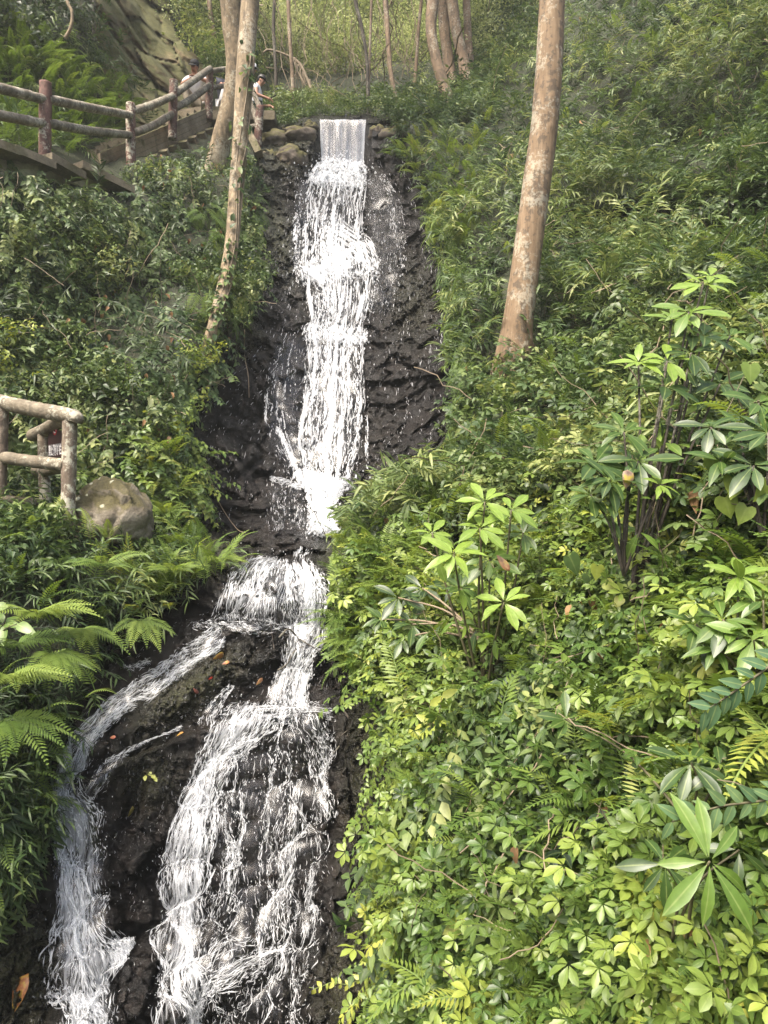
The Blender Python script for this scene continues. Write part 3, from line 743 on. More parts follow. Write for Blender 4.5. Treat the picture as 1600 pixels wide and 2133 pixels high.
def stalk(pts, w=.004):
    p = np.asarray(pts, float); n = len(p)
    V = np.concatenate([p + [0, w/2, 0], p - [0, w/2, 0], p + [0, 0, w * .8]]); F = []
    for i in range(n - 1):
        for a, b in ((0, 2*n), (2*n, n)): F += [(a+i, a+i+1, b+i), (a+i+1, b+i+1, b+i)]
    return V, np.array(F), np.ones(len(V))

U = RNG.uniform
def t_creeper(k=5):                                    # five leaflets from one point
    t = T()
    for a, l in zip(np.linspace(-1.75, 1.75, k), [.72, .92, 1, .92, .72][:k] if k == 5 else [.85, 1, .85]):
        v, f, r = blade(.075 * l * U(.9, 1.1), .036 * l, 4, 'obov', .16, U(.1, .4)); t.add(rot(v + [.006, 0, 0], a + U(-.1, .1), U(-.15, .15), U(-.2, .2)), f, r, U(-.06, .06))
    return t.fin()
def t_creeper_sprig():
    t = T(); c = [t_creeper() for _ in range(3)]
    for i in range(7):
        k = c[i % 3]; y = (-1) ** i; p = np.array([.06 * i, y * U(.02, .07), U(.0, .05)])
        t.add(rot(k.v * U(.7, 1.15), y * U(.2, 1.2), U(-.5, .1), U(-.3, .3)) + p, k.f, k.r, U(-.12, .12))
    return t.fin()
def t_bamboo(n=9, L=.13, W=.022):                      # thin stem with narrow drooping leaves
    t = T()
    v, f, r = stalk([(0,0,0),(.1,0,.02),(.2,0,.01),(.28,0,-.03)], .004); t.add(v, f, r, -.3)
    for i in range(n):
        x = .06 + .24 * i / n; y = (-1) ** i
        v, f, r = blade(L * U(.7, 1.15), W * U(.8, 1.2), 3, 'lance', .2, U(.2, .6)); t.add(rot(v, y * U(.35, 1.0), U(-.5, .25), U(-.6, .6)) + [x, 0, .015 - x * x * .4], f, r, U(-.12, .12))
    return t.fin()
def t_vine(n=9, L=.07, W=.038, step=.045, hang=True):   # hanging runner with paired small leaves
    t = T(); v, f, r = stalk([(step * i, .01 * math.sin(i * 1.3), 0) for i in range(n + 1)], .003); t.add(v, f, r, -.3)
    for i in range(n):
        for y in (-1, 1):
            if U(0, 1) < .12: continue
            s = U(.65, 1.15); v, f, r = blade(L * s, W * s, 3, 'ovate', .15, U(.1, .5)); t.add(rot(v, y * U(.5, 1.2), U(-.3, .3), U(-.4, .4)) + [step * i, .01 * math.sin(i * 1.3), .004], f, r, U(-.12, .12))
    return t.fin()
def t_whorl(n=8, L=.16, W=.05, el=(-.1, .5), prof='obov'):                # leaves in a rosette at a stem end
    t = T()
    for i in range(n):
        s = U(.7, 1.1); v, f, r = blade(L * s, W * s, 5, prof, .12, U(.1, .35), .02); t.add(rot(v + [.012, 0, 0], i * 2.4 + U(-.2, .2), U(*el), U(-.25, .25)), f, r, U(-.08, .08))
    return t.fin()
def t_bush(n=22, L=.055, W=.026, R_=.12, prof='ovate', seg=3):
    t = T()
    for i in range(n):
        d = nrm(RNG.normal(0, 1, 3) + [.4, 0, .5]); s = U(.7, 1.2)
        v, f, r = blade(L * s, W * s, seg, prof, .18, U(.1, .5)); t.add(rot(v, U(0, 6.28), U(-.6, .5), U(-.5, .5)) + d * R_ * U(.35, 1), f, r, U(-.15, .15))
    return t.fin()
def t_frond(n=20, L=1.0, W=.30, seg=2, arch=.45, teeth=0):
    t = T(); X = lambda u: np.array([u * L, 0, .18 * L * math.sin(u * 1.6) - arch * L * u ** 2.2])
    v, f, r = stalk([X(u) for u in np.linspace(0, 1, 8)], .008); t.add(v, f, r, -.2)
    for i in range(n):
        u = .14 + .86 * i / n; w = math.sin(math.pi * (.10 + .90 * u) ** .75) ** .8 * W * (1 - .25 * u)
        for y in (-1, 1):
            if teeth:
                # lobed pinna: zigzag edge
                m = teeth * 2; tt = np.linspace(0, 1, m + 1); ww = .125 * L / n * 8 * .27 * (1 - tt * .85) * np.where(np.arange(m + 1) % 2 == 0, .55, 1.0); ww[0] *= .5; ww[-1] = 0
                mid = np.stack([tt * w, 0 * tt, -.22 * w * tt ** 2], -1); e = np.stack([tt * w + .01 * L * (np.arange(m + 1) % 2), ww, mid[:, 2] + .01 * L], -1)
                V = np.concatenate([mid, e, e * [1, -1, 1]]); F = []
                for k in range(m):
                    a, b, c = k, m + 1 + k, 2 * (m + 1) + k
                    F += [(a, a+1, b), (a+1, b+1, b), (a, c, a+1), (a+1, c, c+1)]
                v, f, r = V, np.array(F), np.concatenate([np.zeros(m + 1), np.ones(2 * (m + 1))])
            else: v, f, r = blade(w, .62 * L / n * 1.05, seg, 'lance', .1, .2)
            t.add(rot(v, y * (1.25 - .45 * u) + U(-.05, .05), U(-.1, .05), y * .15) + X(u), f, r, U(-.04, .04))
    return t.fin()
def t_spray(n=30, R_=.25, L=.07, W=.03):               # far tree foliage: loose flat spray of leaves
    t = T()
    for i in range(n):
        p = RNG.normal(0, 1, 3) * [R_ * .6, R_ * .5, R_ * .3]; s = U(.6, 1.3)
        v, f, r = blade(L * s, W * s, 2, 'ovate', .15, U(0, .4)); t.add(rot(v, U(0, 6.28), U(-.7, .5), U(-.6, .6)) + p, f, r, U(-.15, .15))
    return t.fin()

def frames(f, up):
    f = nrm(f); s = nrm(np.cross(up, f)); n = np.cross(f, s)
    return np.stack([f, s, n], -1)                     # columns

def place(tpl, pos, Rm, sc, tint):
    V = np.einsum('nij,vj->nvi', Rm, tpl.v) * sc[:, None, None] + pos[:, None]
    F = tpl.f[None] + (np.arange(len(pos)) * len(tpl.v))[:, None, None]
    return V.reshape(-1, 3), F.reshape(-1, 3), np.tile(tpl.r, len(pos)), np.clip(tint[:, None] + tpl.t[None], 0, 1).ravel()

def join(parts):
    V, F, A, B, n = [], [], [], [], 0
    for v, f, r, t in parts:
        V.append(v); F.append(f + n); A.append(r); B.append(t); n += len(v)
    return np.concatenate(V), np.concatenate(F), {'rib': np.concatenate(A), 'tint': np.concatenate(B)}

UPV = np.array([0, 0, 1.])
BASE = [(1046,540),(1118,540),(1108,715),(1046,715)]
CLEAR = (VISROCK, STAIRS, STONES, BOULDV, TRUNKS, BASE)
def pick(poly, n, holes=()):
    a = np.array(poly); x0, y0 = a.min(0); x1, y1 = a.max(0); out = []; c = 0
    while c < n:
        X = RNG.uniform(x0, x1, n * 2); Y = RNG.uniform(y0, y1, n * 2); k = inpoly(X, Y, poly)
        for h in holes: k &= ~inpoly(X, Y, h)
        out.append(np.stack([X[k], Y[k]], -1)); c += k.sum()
    return np.concatenate(out)[:n]

def scatter(poly, tpls, n, size=(.8, 1.3), off=(0, .3), mode='out', tint=(.2, .8), clump=.8, gap=.0, holes=(), tpos=.5, seed=0, amp=1.0, gseed=None, keep=None, w=None, over=False):
    """sprigs over part of the ground: clumps swell outward, gaps stay bare; returns (V, F, rib, tint) parts"""
    q = pick(poly, n, holes); Y = np.where(inpoly(q[:, 0], q[:, 1], ROCK), RG.at(RY, q[:, 0], q[:, 1]), HG.at(HY, q[:, 0], q[:, 1]))
    g = PV(q[:, 0], q[:, 1], Y); N = hillN(q[:, 0], q[:, 1])
    c1 = fbm(g / clump, 3, 100 + seed); c2 = fbm(g / (clump * .35), 2, 140 + (gseed if gseed is not None else seed))
    k = c2 > gap
    if keep is not None: k &= (fbm(g / keep[0], 3, keep[2]) > keep[1])
    g, N, c1, c2 = g[k], N[k], c1[k], c2[k]; m = len(g)
    h = off[0] + (off[1] - off[0]) * (RNG.uniform(0, 1, m) ** .8) * np.clip((c1 - .5) * 2.6 * amp + .62, .12, 1.5)
    pos = g + nrm(N + UPV * .45) * h[:, None]
    rnd = RNG.normal(0, 1, (m, 3))
    if mode == 'out':   f = N * .55 + rnd * .75 + UPV * .15; up = UPV * .8 + N * .7 + rnd[:, ::-1] * .35
    elif mode == 'hang': f = -UPV * 1.0 + rnd * .35 + N * .25; up = N * 1.0 + UPV * .35 + rnd[:, ::-1] * .25
    elif mode == 'flat': f = rnd + N * .2; up = N * .8 + UPV * .8 + rnd[:, ::-1] * .3
    elif mode == 'arch': f = N * .8 + rnd * .6 + UPV * .45; up = UPV + N * .3 + rnd[:, ::-1] * .15
    else: f = rnd; up = RNG.normal(0, 1, (m, 3)) + UPV
    Rm = frames(f, up)
    sc = RNG.uniform(*size, m)
    tip = pos + nrm(f) * (.13 * sc)[:, None]; hide = np.zeros(m, bool)
    for pt in (pos, tip):                                    # the stream keeps the rock, stairs and stones clear of growth
        ax = 800 + pt[:, 0] / pt[:, 1] * 1600; ay = 1066.5 - pt[:, 2] / pt[:, 1] * 1600
        for pl in CLEAR: hide |= inpoly(ax, ay, pl)
    if not over: pos, Rm, sc, c1 = pos[~hide], Rm[~hide], sc[~hide], c1[~hide]; m = len(pos)
    ti = np.clip(tint[0] + (tint[1] - tint[0]) * (.5 + (c1 - .5) * 1.5 + RNG.normal(0, .22, m)), 0, 1)
    which = RNG.choice(len(tpls), m, p=w)
    return [place(t, pos[which == i], Rm[which == i], sc[which == i], ti[which == i]) for i, t in enumerate(tpls) if (which == i).any()]

def stuff(name, parts, mat, label, cat):
    V, F, A = join(parts)
    return tag(build(name, V, F, mat, None, True, attrs=A), label, cat, kind='stuff')

LG = [(0, (.014, .030, .012)), (.35, (.040, .076, .024)), (.65, (.088, .138, .040)), (.88, (.155, .205, .062)), (1, (.26, .29, .10))]
LY = [(0, (.026, .052, .014)), (.35, (.070, .130, .024)), (.65, (.145, .212, .040)), (.88, (.24, .30, .055)), (1, (.37, .39, .075))]
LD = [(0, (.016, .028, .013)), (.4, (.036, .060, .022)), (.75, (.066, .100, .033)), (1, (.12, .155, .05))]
LB = [(0, (.035, .052, .020)), (.3, (.12, .155, .055)), (.65, (.27, .32, .12)), (1, (.47, .50, .25))]  # far leaves: bright light and haze painted in as paler colours
M_leaf = leaf_mat('leaf_green', LG, .48, .28, .38, .25)
M_lime = leaf_mat('leaf_lime', LY, .42, .30, .45, .3)
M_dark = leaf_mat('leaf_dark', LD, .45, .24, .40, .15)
M_back = leaf_mat('leaf_painted_bright', LB, .55, .42, .3)
M_fern = leaf_mat('fern_green', [(0, (.035, .065, .014)), (.5, (.11, .18, .034)), (.85, (.19, .26, .05)), (1, (.29, .32, .06))], .5, .32, .35, .15)
M_stem = mat_plain('green_brown_stem', (.085, .075, .035), .7)
M_twig = mat_plain('dry_twig', (.20, .155, .10), .8)
M_dry = leaf_mat('leaf_dry', [(0, (.10, .05, .02)), (.5, (.22, .12, .05)), (1, (.38, .24, .12))], .7, .15, .3)

R_NEAR = [(745,1150),(860,1080),(1000,1040),(1250,1060),(1600,1020),(2050,1000),(2050,2470),(790,2470),(835,2080),(800,1900),(850,1750),(850,1600),(790,1470),(700,1370),(705,1220)]
R_MID = [(935,690),(905,520),(905,400),(835,335),(815,262),(860,225),(980,190),(1100,90),(1150,-200),(2050,-200),(2050,1250),(1300,1120),(950,1120),(760,1180),(700,1150),(735,1090),(800,1010),(905,975),(945,900),(955,780)]
L_BANK = [(-350,345),(0,345),(100,400),(200,410),(310,360),(430,300),(530,335),(552,420),(525,520),(560,575),(520,640),(480,690),(490,760),(430,840),(392,900),(385,1050),(330,1095),(200,1060),(-350,1060)]
L_LOW = [(-350,1050),(100,1070),(240,1120),(330,1140),(490,1155),(485,1195),(420,1245),(310,1310),(230,1400),(195,1480),(130,1540),(105,1640),(110,1710),(60,1840),(0,1890),(-350,1950)]
L_FERN = [(-350,90),(120,100),(190,150),(240,210),(275,250),(240,300),(190,325),(120,345),(-350,350)]
L_DARK = [(-350,-400),(160,-400),(180,60),(120,120),(60,160),(-350,180)]
FAR = [(330,-420),(1150,-420),(1150,-60),(1080,90),(980,185),(900,215),(850,232),(775,248),(655,246),(600,262),(550,280),(545,170),(440,150),(400,60),(340,-40)]
BOULDER_GAP = [(150,1000),(320,1000),(330,1130),(240,1135),(150,1110)]

creep = [t_creeper_sprig() for _ in range(4)]; single = [t_creeper() for _ in range(3)]
bam = [t_bamboo() for _ in range(4)]; bamS = [t_bamboo(8, .10, .016) for _ in range(3)]
vin = [t_vine() for _ in range(4)]; vinS = [t_vine(12, .045, .026, .035) for _ in range(3)]
bus = [t_bush() for _ in range(4)]; who = [t_whorl() for _ in range(3)]; busL = [t_bush(16, .085, .04, .15, 'ovate', 4) for _ in range(3)]
fro = [t_frond(16, .45, .12, 2) for _ in range(3)]; spr = [t_spray() for _ in range(4)]
hea = [T().add(*heart(.085, .085)).fin()]

# right slope, close: creeper with mixed broad leaves over it
pr = scatter(R_NEAR, creep, 5600, (.6, 1.15), (.0, .36), 'flat', (.2, .85), .7, .33, seed=1, gseed=1)
pr += scatter(R_NEAR, single, 8000, (.6, 1.25), (.10, .44), 'flat', (.35, 1), .7, .33, seed=1, gseed=1)
stuff('creeper', pr, M_lime, 'lime green five leaved creeper mantling the near slope right of the cascade', 'creeper')
pr = scatter(R_NEAR, busL, 1500, (.7, 1.2), (.02, .32), 'out', (.2, .8), .6, .36, seed=2, gseed=1, keep=(.8, .5, 301))
pr += scatter(R_NEAR, vin, 1500, (1.0, 1.6), (.05, .36), 'hang', (.2, .8), .6, .36, seed=3, gseed=1, keep=(.7, .5, 302))
pr += scatter(R_NEAR, who, 330, (.6, 1.0), (.1, .40), 'out', (.3, .9), .6, .3, seed=4, gseed=1)
stuff('mixed_undergrowth', pr, M_leaf, 'mid green broad leaved plants growing through the creeper on the near right slope', 'undergrowth')
pr = scatter(R_NEAR, fro, 420, (.7, 1.2), (.05, .36), 'arch', (.3, .95), .6, .3, seed=5, gseed=1)
pr += scatter([(690,1130),(780,1060),(960,1080),(930,1300),(800,1420),(720,1390),(690,1280)], fro, 300, (.6, 1.0), (.05, .36), 'arch', (.4, .95), .6, .3, seed=6)
stuff('fern_undergrowth', pr, M_fern, 'fresh green fern fronds scattered over the near right slope', 'ferns')

def t_stem():
    t = T(); x = np.linspace(0, U(.3, .8), 9); v, f, r = stalk(np.stack([x, np.cumsum(RNG.normal(0, .018, 9)), np.cumsum(RNG.normal(0, .014, 9))], -1), U(.004, .007)); return t.add(v, f, r).fin()
stems = [t_stem() for _ in range(6)]
pr = scatter(R_NEAR, stems, 280, (.6, 1.2), (.1, .42), 'any', (0, 1), .7, .2, seed=7) + scatter(R_MID, stems, 340, (.9, 1.8), (.1, .6), 'any', (0, 1), .7, .2, seed=8) + scatter(L_BANK, stems, 240, (.9, 1.6), (.05, .45), 'any', (0, 1), .7, .2, seed=9)
stuff('bare_stems', pr, M_twig, 'thin bare brown stems and runners poking through the undergrowth', 'stems')
dryT = [T().add(*blade(.10, .05, 4, 'ovate', .25, .5, .05)).fin(), T().add(*blade(.07, .045, 4, 'ovate', .3, .7, .06)).fin()]
pr = scatter(R_NEAR, dryT, 110, (.6, 1.2), (.08, .40), 'hang', (.1, .9), .7, .3, seed=10) + scatter(R_MID, dryT, 110, (.9, 1.6), (.1, .5), 'hang', (.1, .9), .7, .3, seed=10) + scatter(L_BANK, dryT, 160, (.8, 1.3), (.05, .4), 'hang', (.1, .9), .7, .3, seed=10)
stuff('dry_leaves', pr, M_dry, 'scattered dry brown leaves caught among the green undergrowth', 'dead leaves')

# right slope, middle and upper: dwarf bamboo and shrubs
R_LOWMID = [(1000,790),(1180,740),(1600,660),(2050,640),(2050,1250),(1300,1120),(940,1120),(960,900)]
pr = scatter(R_MID, bam, 9500, (.8, 1.5), (.0, .55), 'out', (.2, 1.0), 1.4, .24, (R_LOWMID,), seed=11, amp=1.3)
pr += scatter(R_LOWMID, bam, 1100, (.7, 1.2), (.0, .45), 'out', (.2, 1.0), 1.0, .31, seed=111)
pr += scatter(R_LOWMID, creep, 1500, (.8, 1.4), (.0, .40), 'flat', (.1, .9), .9, .33, seed=112) + scatter(R_LOWMID, bus, 1500, (.9, 1.5), (.0, .45), 'out', (.1, .95), .9, .33, seed=112) + scatter(R_LOWMID, busL, 700, (.8, 1.3), (.0, .45), 'out', (.1, .9), .9, .35, seed=113) + scatter(R_LOWMID, single, 1500, (1.0, 1.7), (.1, .5), 'flat', (.3, 1), .9, .35, seed=112)
pr += scatter(R_MID, bus, 2600, (.9, 1.6), (.1, .50), 'out', (.15, .9), 1.2, .36, seed=12, keep=(1.2, .5, 311), amp=1.3)
stuff('bamboo_undergrowth', pr, M_leaf, 'narrow leaved dwarf bamboo thicket covering the upper right slope', 'undergrowth')
pr = scatter(R_MID, busL, 1500, (.8, 1.3), (.05, .50), 'out', (.1, .9), 1.2, .36, seed=13, keep=(1.3, .52, 313), amp=1.3)
pr += scatter(R_MID, vin, 900, (1.1, 1.8), (.1, .45), 'hang', (.1, .8), 1.2, .36, seed=14, keep=(1.0, .5, 314), amp=1.3)
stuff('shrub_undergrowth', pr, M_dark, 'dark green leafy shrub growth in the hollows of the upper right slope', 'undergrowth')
EDGE = [(905,390),(960,420),(985,560),(1000,800),(960,1000),(880,1060),(760,1110),(735,1080),(800,1005),(905,970),(940,900),(945,780),(920,640),(895,520)]
pr = scatter(EDGE, bam, 900, (.9, 1.4), (.0, .45), 'hang', (.2, .9), .8, .3, seed=15)
pr += scatter([(820,330),(900,400),(900,520),(1000,560),(1000,330),(900,300)], fro, 160, (.6, .95), (.1, .4), 'arch', (.4, 1), .8, .3, seed=16)
pr += scatter(R_MID, fro, 520, (.6, 1.1), (.1, .5), 'arch', (.3, .9), .8, .36, seed=17)
stuff('slope_edge_ferns', pr, M_fern, 'bright ferns and bamboo sprays hanging over the right edge of the wet rock', 'ferns')

# left bank between the rock and the upper path
pr = scatter(L_BANK, vin, 3800, (.9, 1.6), (.0, .34), 'hang', (.3, 1.0), 1.0, .25, (BOULDER_GAP,), seed=21)
pr += scatter(L_BANK, bus, 4200, (.8, 1.5), (.0, .45), 'out', (.2, 1.0), 1.0, .30, (BOULDER_GAP,), seed=22, keep=(1.2, .46, 322))
stuff('bank_vines', pr, M_leaf, 'small leaved vines and shrubs draping the left bank below the upper path', 'vines')
pr = scatter(L_BANK, busL, 1300, (.8, 1.4), (.0, .45), 'out', (.1, .9), 1.0, .38, (BOULDER_GAP,), seed=23, keep=(1.0, .5, 323))
pr += scatter(L_BANK, bam, 900, (.9, 1.4), (.0, .40), 'out', (.1, .8), 1.0, .38, (BOULDER_GAP,), seed=24, keep=(1.0, .5, 324))
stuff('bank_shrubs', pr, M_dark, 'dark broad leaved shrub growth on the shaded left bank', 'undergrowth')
pr = scatter([(0,700),(250,690),(400,740),(440,800),(390,870),(330,1000),(180,960),(160,860),(0,830)], bus, 520, (.8, 1.3), (.1, .42), 'out', (.5, 1), .8, .42, (BOULDER_GAP,), seed=25, keep=(.8, .5, 325))
pr += scatter([(410,400),(550,420),(545,520),(560,570),(470,680),(400,640)], fro, 150, (.8, 1.3), (.05, .3), 'hang', (.2, .8), .8, .3, seed=26)
pr += scatter([(300,960),(400,980),(395,1090),(310,1110)], fro, 60, (.7, 1.1), (.02, .25), 'arch', (.5, 1), .6, .2, seed=27)
pr += scatter(L_FERN, fro, 1300, (.6, 1.05), (.05, .45), 'arch', (.05, .62), 1.2, .28, seed=28)
stuff('bank_ferns', pr, M_fern, 'light green ferns on the left bank and along the upper path', 'ferns')
pr = scatter(L_FERN, bam, 900, (.9, 1.5), (.0, .35), 'out', (.2, .9), 1.2, .35, seed=29)
pr += scatter([(130,0),(200,60),(330,280),(250,300),(170,130),(110,110)], bam, 260, (.9, 1.4), (.0, .3), 'out', (.0, .6), 1.0, .4, seed=30)
stuff('path_side_undergrowth', pr, M_leaf, 'leafy undergrowth on the slope behind the upper left fence', 'undergrowth')
pr = scatter(L_DARK, busL, 1900, (1.0, 1.8), (.0, 1.1), 'out', (.0, .7), 1.3, .32, seed=31, amp=1.4)
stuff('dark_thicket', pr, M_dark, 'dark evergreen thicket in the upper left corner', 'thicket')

# lower left bank
FERNY = [(-60,1250),(190,1250),(235,1330),(215,1470),(135,1560),(-60,1560)]
pr = scatter(L_LOW, bamS, 1500, (.9, 1.4), (.0, .30), 'out', (.15, .85), .6, .33, (BOULDER_GAP, FERNY), seed=41)
pr += scatter(FERNY, bamS, 130, (.9, 1.3), (.0, .15), 'out', (.1, .6), .6, .33, seed=411)
pr += scatter(L_LOW, bus, 520, (.8, 1.3), (.0, .28), 'out', (.1, .8), .6, .38, (BOULDER_GAP,), seed=42, keep=(.6, .5, 342))
pr += scatter([(-100,1060),(110,1070),(150,1130),(130,1230),(-100,1260)], busL, 330, (.75, 1.1), (.05, .42), 'out', (.2, .8), .6, .25, seed=43)
pr += scatter([(-100,1540),(75,1540),(70,1700),(30,1850),(-100,1880)], bam, 260, (.9, 1.4), (.0, .30), 'hang', (.2, .9), .6, .28, seed=44)
stuff('low_bank_undergrowth', pr, M_leaf, 'leafy undergrowth covering the low bank left of the cascade', 'undergrowth')
pr = scatter(L_LOW, fro, 210, (.6, 1.0), (.0, .28), 'arch', (.3, .9), .6, .3, (BOULDER_GAP,), seed=45)
pr += scatter([(240,1120),(495,1150),(490,1195),(420,1245),(300,1320),(240,1250)], fro, 150, (.6, 1.0), (.0, .28), 'arch', (.4, 1), .6, .2, seed=46)
stuff('low_bank_ferns', pr, M_fern, 'small ferns fringing the wet ledge left of the cascade', 'ferns')
# runners hanging on to the rock right of the cascade
pr = scatter([(760,1480),(830,1480),(860,1700),(830,1900),(850,2080),(800,2300),(775,2150),(800,1900),(775,1800),(790,1650)], vinS, 130, (.8, 1.4), (.02, .10), 'hang', (.4, 1), .4, .40, seed=47, over=True)
pr += scatter([(330,880),(400,900),(395,1040),(340,1040)], vinS, 280, (1.2, 1.9), (.02, .12), 'hang', (.3, .9), .4, .3, seed=48, over=True)
pr += scatter([(160,880),(330,880),(380,1000),(320,1020),(240,985),(165,1000)], vinS, 460, (1.3, 2.1), (.02, .15), 'hang', (.3, .9), .4, .3, seed=49, over=True)
stuff('hanging_runners', pr, M_lime, 'thin runners of small round leaves hanging down the rock edges', 'vines')

# woods above the falls
def woods(poly, n, dep, tint, size, seed, tp=None, gap=.3):
    q = pick(poly, n); Y = macroY(q[:, 0], q[:, 1]) * RNG.uniform(*dep, n)
    g = PV(q[:, 0], q[:, 1], Y); c1 = fbm(g / 3.2, 3, seed); c2 = fbm(g / 2.6, 3, seed + 1); k = (c2 > gap) & ~(inpoly(q[:, 0], q[:, 1], TRUNKS) & (Y < 20.8)) & (Y > 18.9)
    g, c1 = g[k], c1[k]; m = len(g)
    rnd = RNG.normal(0, 1, (m, 3)); Rm = frames(rnd * [1, 1, .4], UPV + RNG.normal(0, .35, (m, 3)))
    ti = np.clip(tint[0] + (tint[1] - tint[0]) * (.5 + (c1 - .5) * 3.2 + RNG.normal(0, .15, m)), 0, 1); sc = RNG.uniform(*size, m)
    tp = tp or spr; w = RNG.integers(0, len(tp), m)
    return [place(t, g[w == i], Rm[w == i], sc[w == i], ti[w == i]) for i, t in enumerate(tp)]
def crowns(poly, n, dep, rad, tint, seed, dens=60, glow_tint=lambda x, y: 0):
    q = pick(poly, n); Y = macroY(q[:, 0], q[:, 1]) * RNG.uniform(*dep, n); out = []
    for (x, y), yy in zip(q, Y):
        if yy < 19.5 or (inpoly(x, y, TRUNKS) and yy < 22.5): continue
        r = RNG.uniform(*rad); c = P(x, y, yy + r * .5); m = int(dens * r * r)
        d = nrm(RNG.normal(0, 1, (m, 3))); d = d * np.where(RNG.uniform(0, 1, (m, 1)) < .8, RNG.uniform(.75, 1.05, (m, 1)), RNG.uniform(.2, .7, (m, 1)))
        d = d * (1 + (fbm(d * 2.2 + x, 2, seed) - .5)[:, None] * 1.0); pos = c + d * r * np.array([1, 1, .72])
        k = (pos[:, 1] > 18.9) & (d[:, 2] > -.75) & ~(inpoly(800 + pos[:, 0] / pos[:, 1] * 1600, 1066.5 - pos[:, 2] / pos[:, 1] * 1600, TRUNKS) & (pos[:, 1] < 20.8))
        pos = pos[k]; d = d[k]; m = len(pos)
        if not m: continue
        Rm = frames(d * .6 + RNG.normal(0, .8, (m, 3)), UPV * .8 + d * .8 + RNG.normal(0, .3, (m, 3)))
        ti = np.clip(RNG.uniform(*tint) + glow_tint(x, y) + RNG.normal(0, .10, m), 0, 1); sc = RNG.uniform(.8, 1.9) * RNG.uniform(.75, 1.25, m); w = RNG.integers(0, len(spr), m)
        out += [place(t, pos[w == i], Rm[w == i], sc[w == i], ti[w == i]) for i, t in enumerate(spr) if (w == i).any()]
    return out
pr = woods(FAR, 1500, (.93, 1.0), (-.3, .6), (.8, 2.2), 501, gap=.45)
pr += crowns(FAR, 150, (.84, .99), (.7, 1.9), (.1, .85), 61, 60, lambda x, y: .25 * np.exp(-((x - 680) / 110) ** 2 - ((y - 20) / 110) ** 2) - .15 * (y > 150))  # glow at top centre painted as paler leaf tint, lower crowns tinted darker
stuff('far_woods', pr, M_back, 'woodland filling the valley above the falls, sunlight painted into its pale leaf colour', 'woodland')
fs = woods([(560,90),(880,90),(860,235),(580,250)], 260, (.80, .95), (0, 1), (.8, 2.4), 513, [T().add(*stalk(np.stack([np.cumsum(RNG.normal(0, .03, 7)), np.cumsum(RNG.normal(0, .03, 7)), np.linspace(0, 1, 7)], -1), .009)).fin() for _ in range(5)], .3) + woods(FAR, 130, (.84, .97), (0, 1), (1.2, 3.0), 511, [T().add(*stalk(np.stack([np.linspace(0, 1, 7), np.cumsum(RNG.normal(0, .05, 7)), np.cumsum(RNG.normal(0, .04, 7))], -1), .012)).fin() for _ in range(5)], .3)
stuff('far_stems', fs, M_twig, 'bare twigs and hanging stems among the far trees above the falls', 'stems')
pr = woods([(340,-300),(540,-300),(540,150),(440,140),(380,60)], 1300, (.88, 1.0), (.2, .9), (1.2, 2.2), 505)
pr += woods([(960,-300),(1150,-300),(1110,80),(980,180),(930,190)], 900, (.85, 1.0), (.1, .8), (1.1, 2.0), 507)
stuff('darker_woods', pr, M_leaf, 'darker green tree foliage on both sides of the valley above the falls', 'woodland')  # side woods take the darker green leaf material
pr = scatter([(545,215),(650,205),(665,243),(600,262),(545,280)], bus, 320, (.9, 1.5), (.0, .4), 'out', (.4, 1), .8, .25, seed=51)
pr += scatter([(765,205),(900,190),(880,250),(830,262),(765,245)], bus, 300, (.9, 1.6), (.0, .4), 'out', (.1, .8), .8, .25, seed=52)
pr += scatter([(850,225),(990,150),(1070,120),(1010,270),(880,265)], bam, 900, (.9, 1.5), (.0, .5), 'out', (.2, .9), 1.0, .25, seed=54) + scatter([(850,225),(990,150),(1070,120),(1010,270),(880,265)], bus, 260, (.9, 1.5), (.0, .5), 'out', (.2, .9), 1.0, .25, seed=55)
pr += scatter([(650,200),(780,200),(780,244),(650,244)], bus, 260, (.7, 1.2), (.0, .3), 'out', (.35, 1), .8, .2, seed=53)
stuff('crest_shrubs', pr, M_leaf, 'low green shrubs along the crest on both sides of the spillway', 'shrubs')

# ------------------------------------------------------------------ stone: outcrop, boulder, crest stones
M_outcrop = mat_stone('strata_rock', [(.045, .036, .020), (.15, .115, .060), (.27, .21, .11)], 1.6, .55, .9, .8, (.085, .09, .018))
M_boulder = mat_stone('boulder_stone', [(.09, .072, .046), (.19, .16, .115), (.34, .31, .25)], 3.5, .16, .85, 1.0, (.10, .085, .022), spots=7.5)
M_crest = mat_stone('crest_stone', [(.05, .042, .036), (.14, .115, .09), (.26, .21, .16)], 3, .5, .85, .7, (.12, .11, .02))
M_conc = mat_stone('old_concrete', [(.11, .09, .06), (.24, .195, .13), (.36, .31, .22)], 2.5, .45, .9, .6, (.075, .075, .016))
M_plaster = mat_stone('pale_render', [(.20, .19, .10), (.34, .32, .19), (.44, .41, .27)], 2, .1, .9, .3)

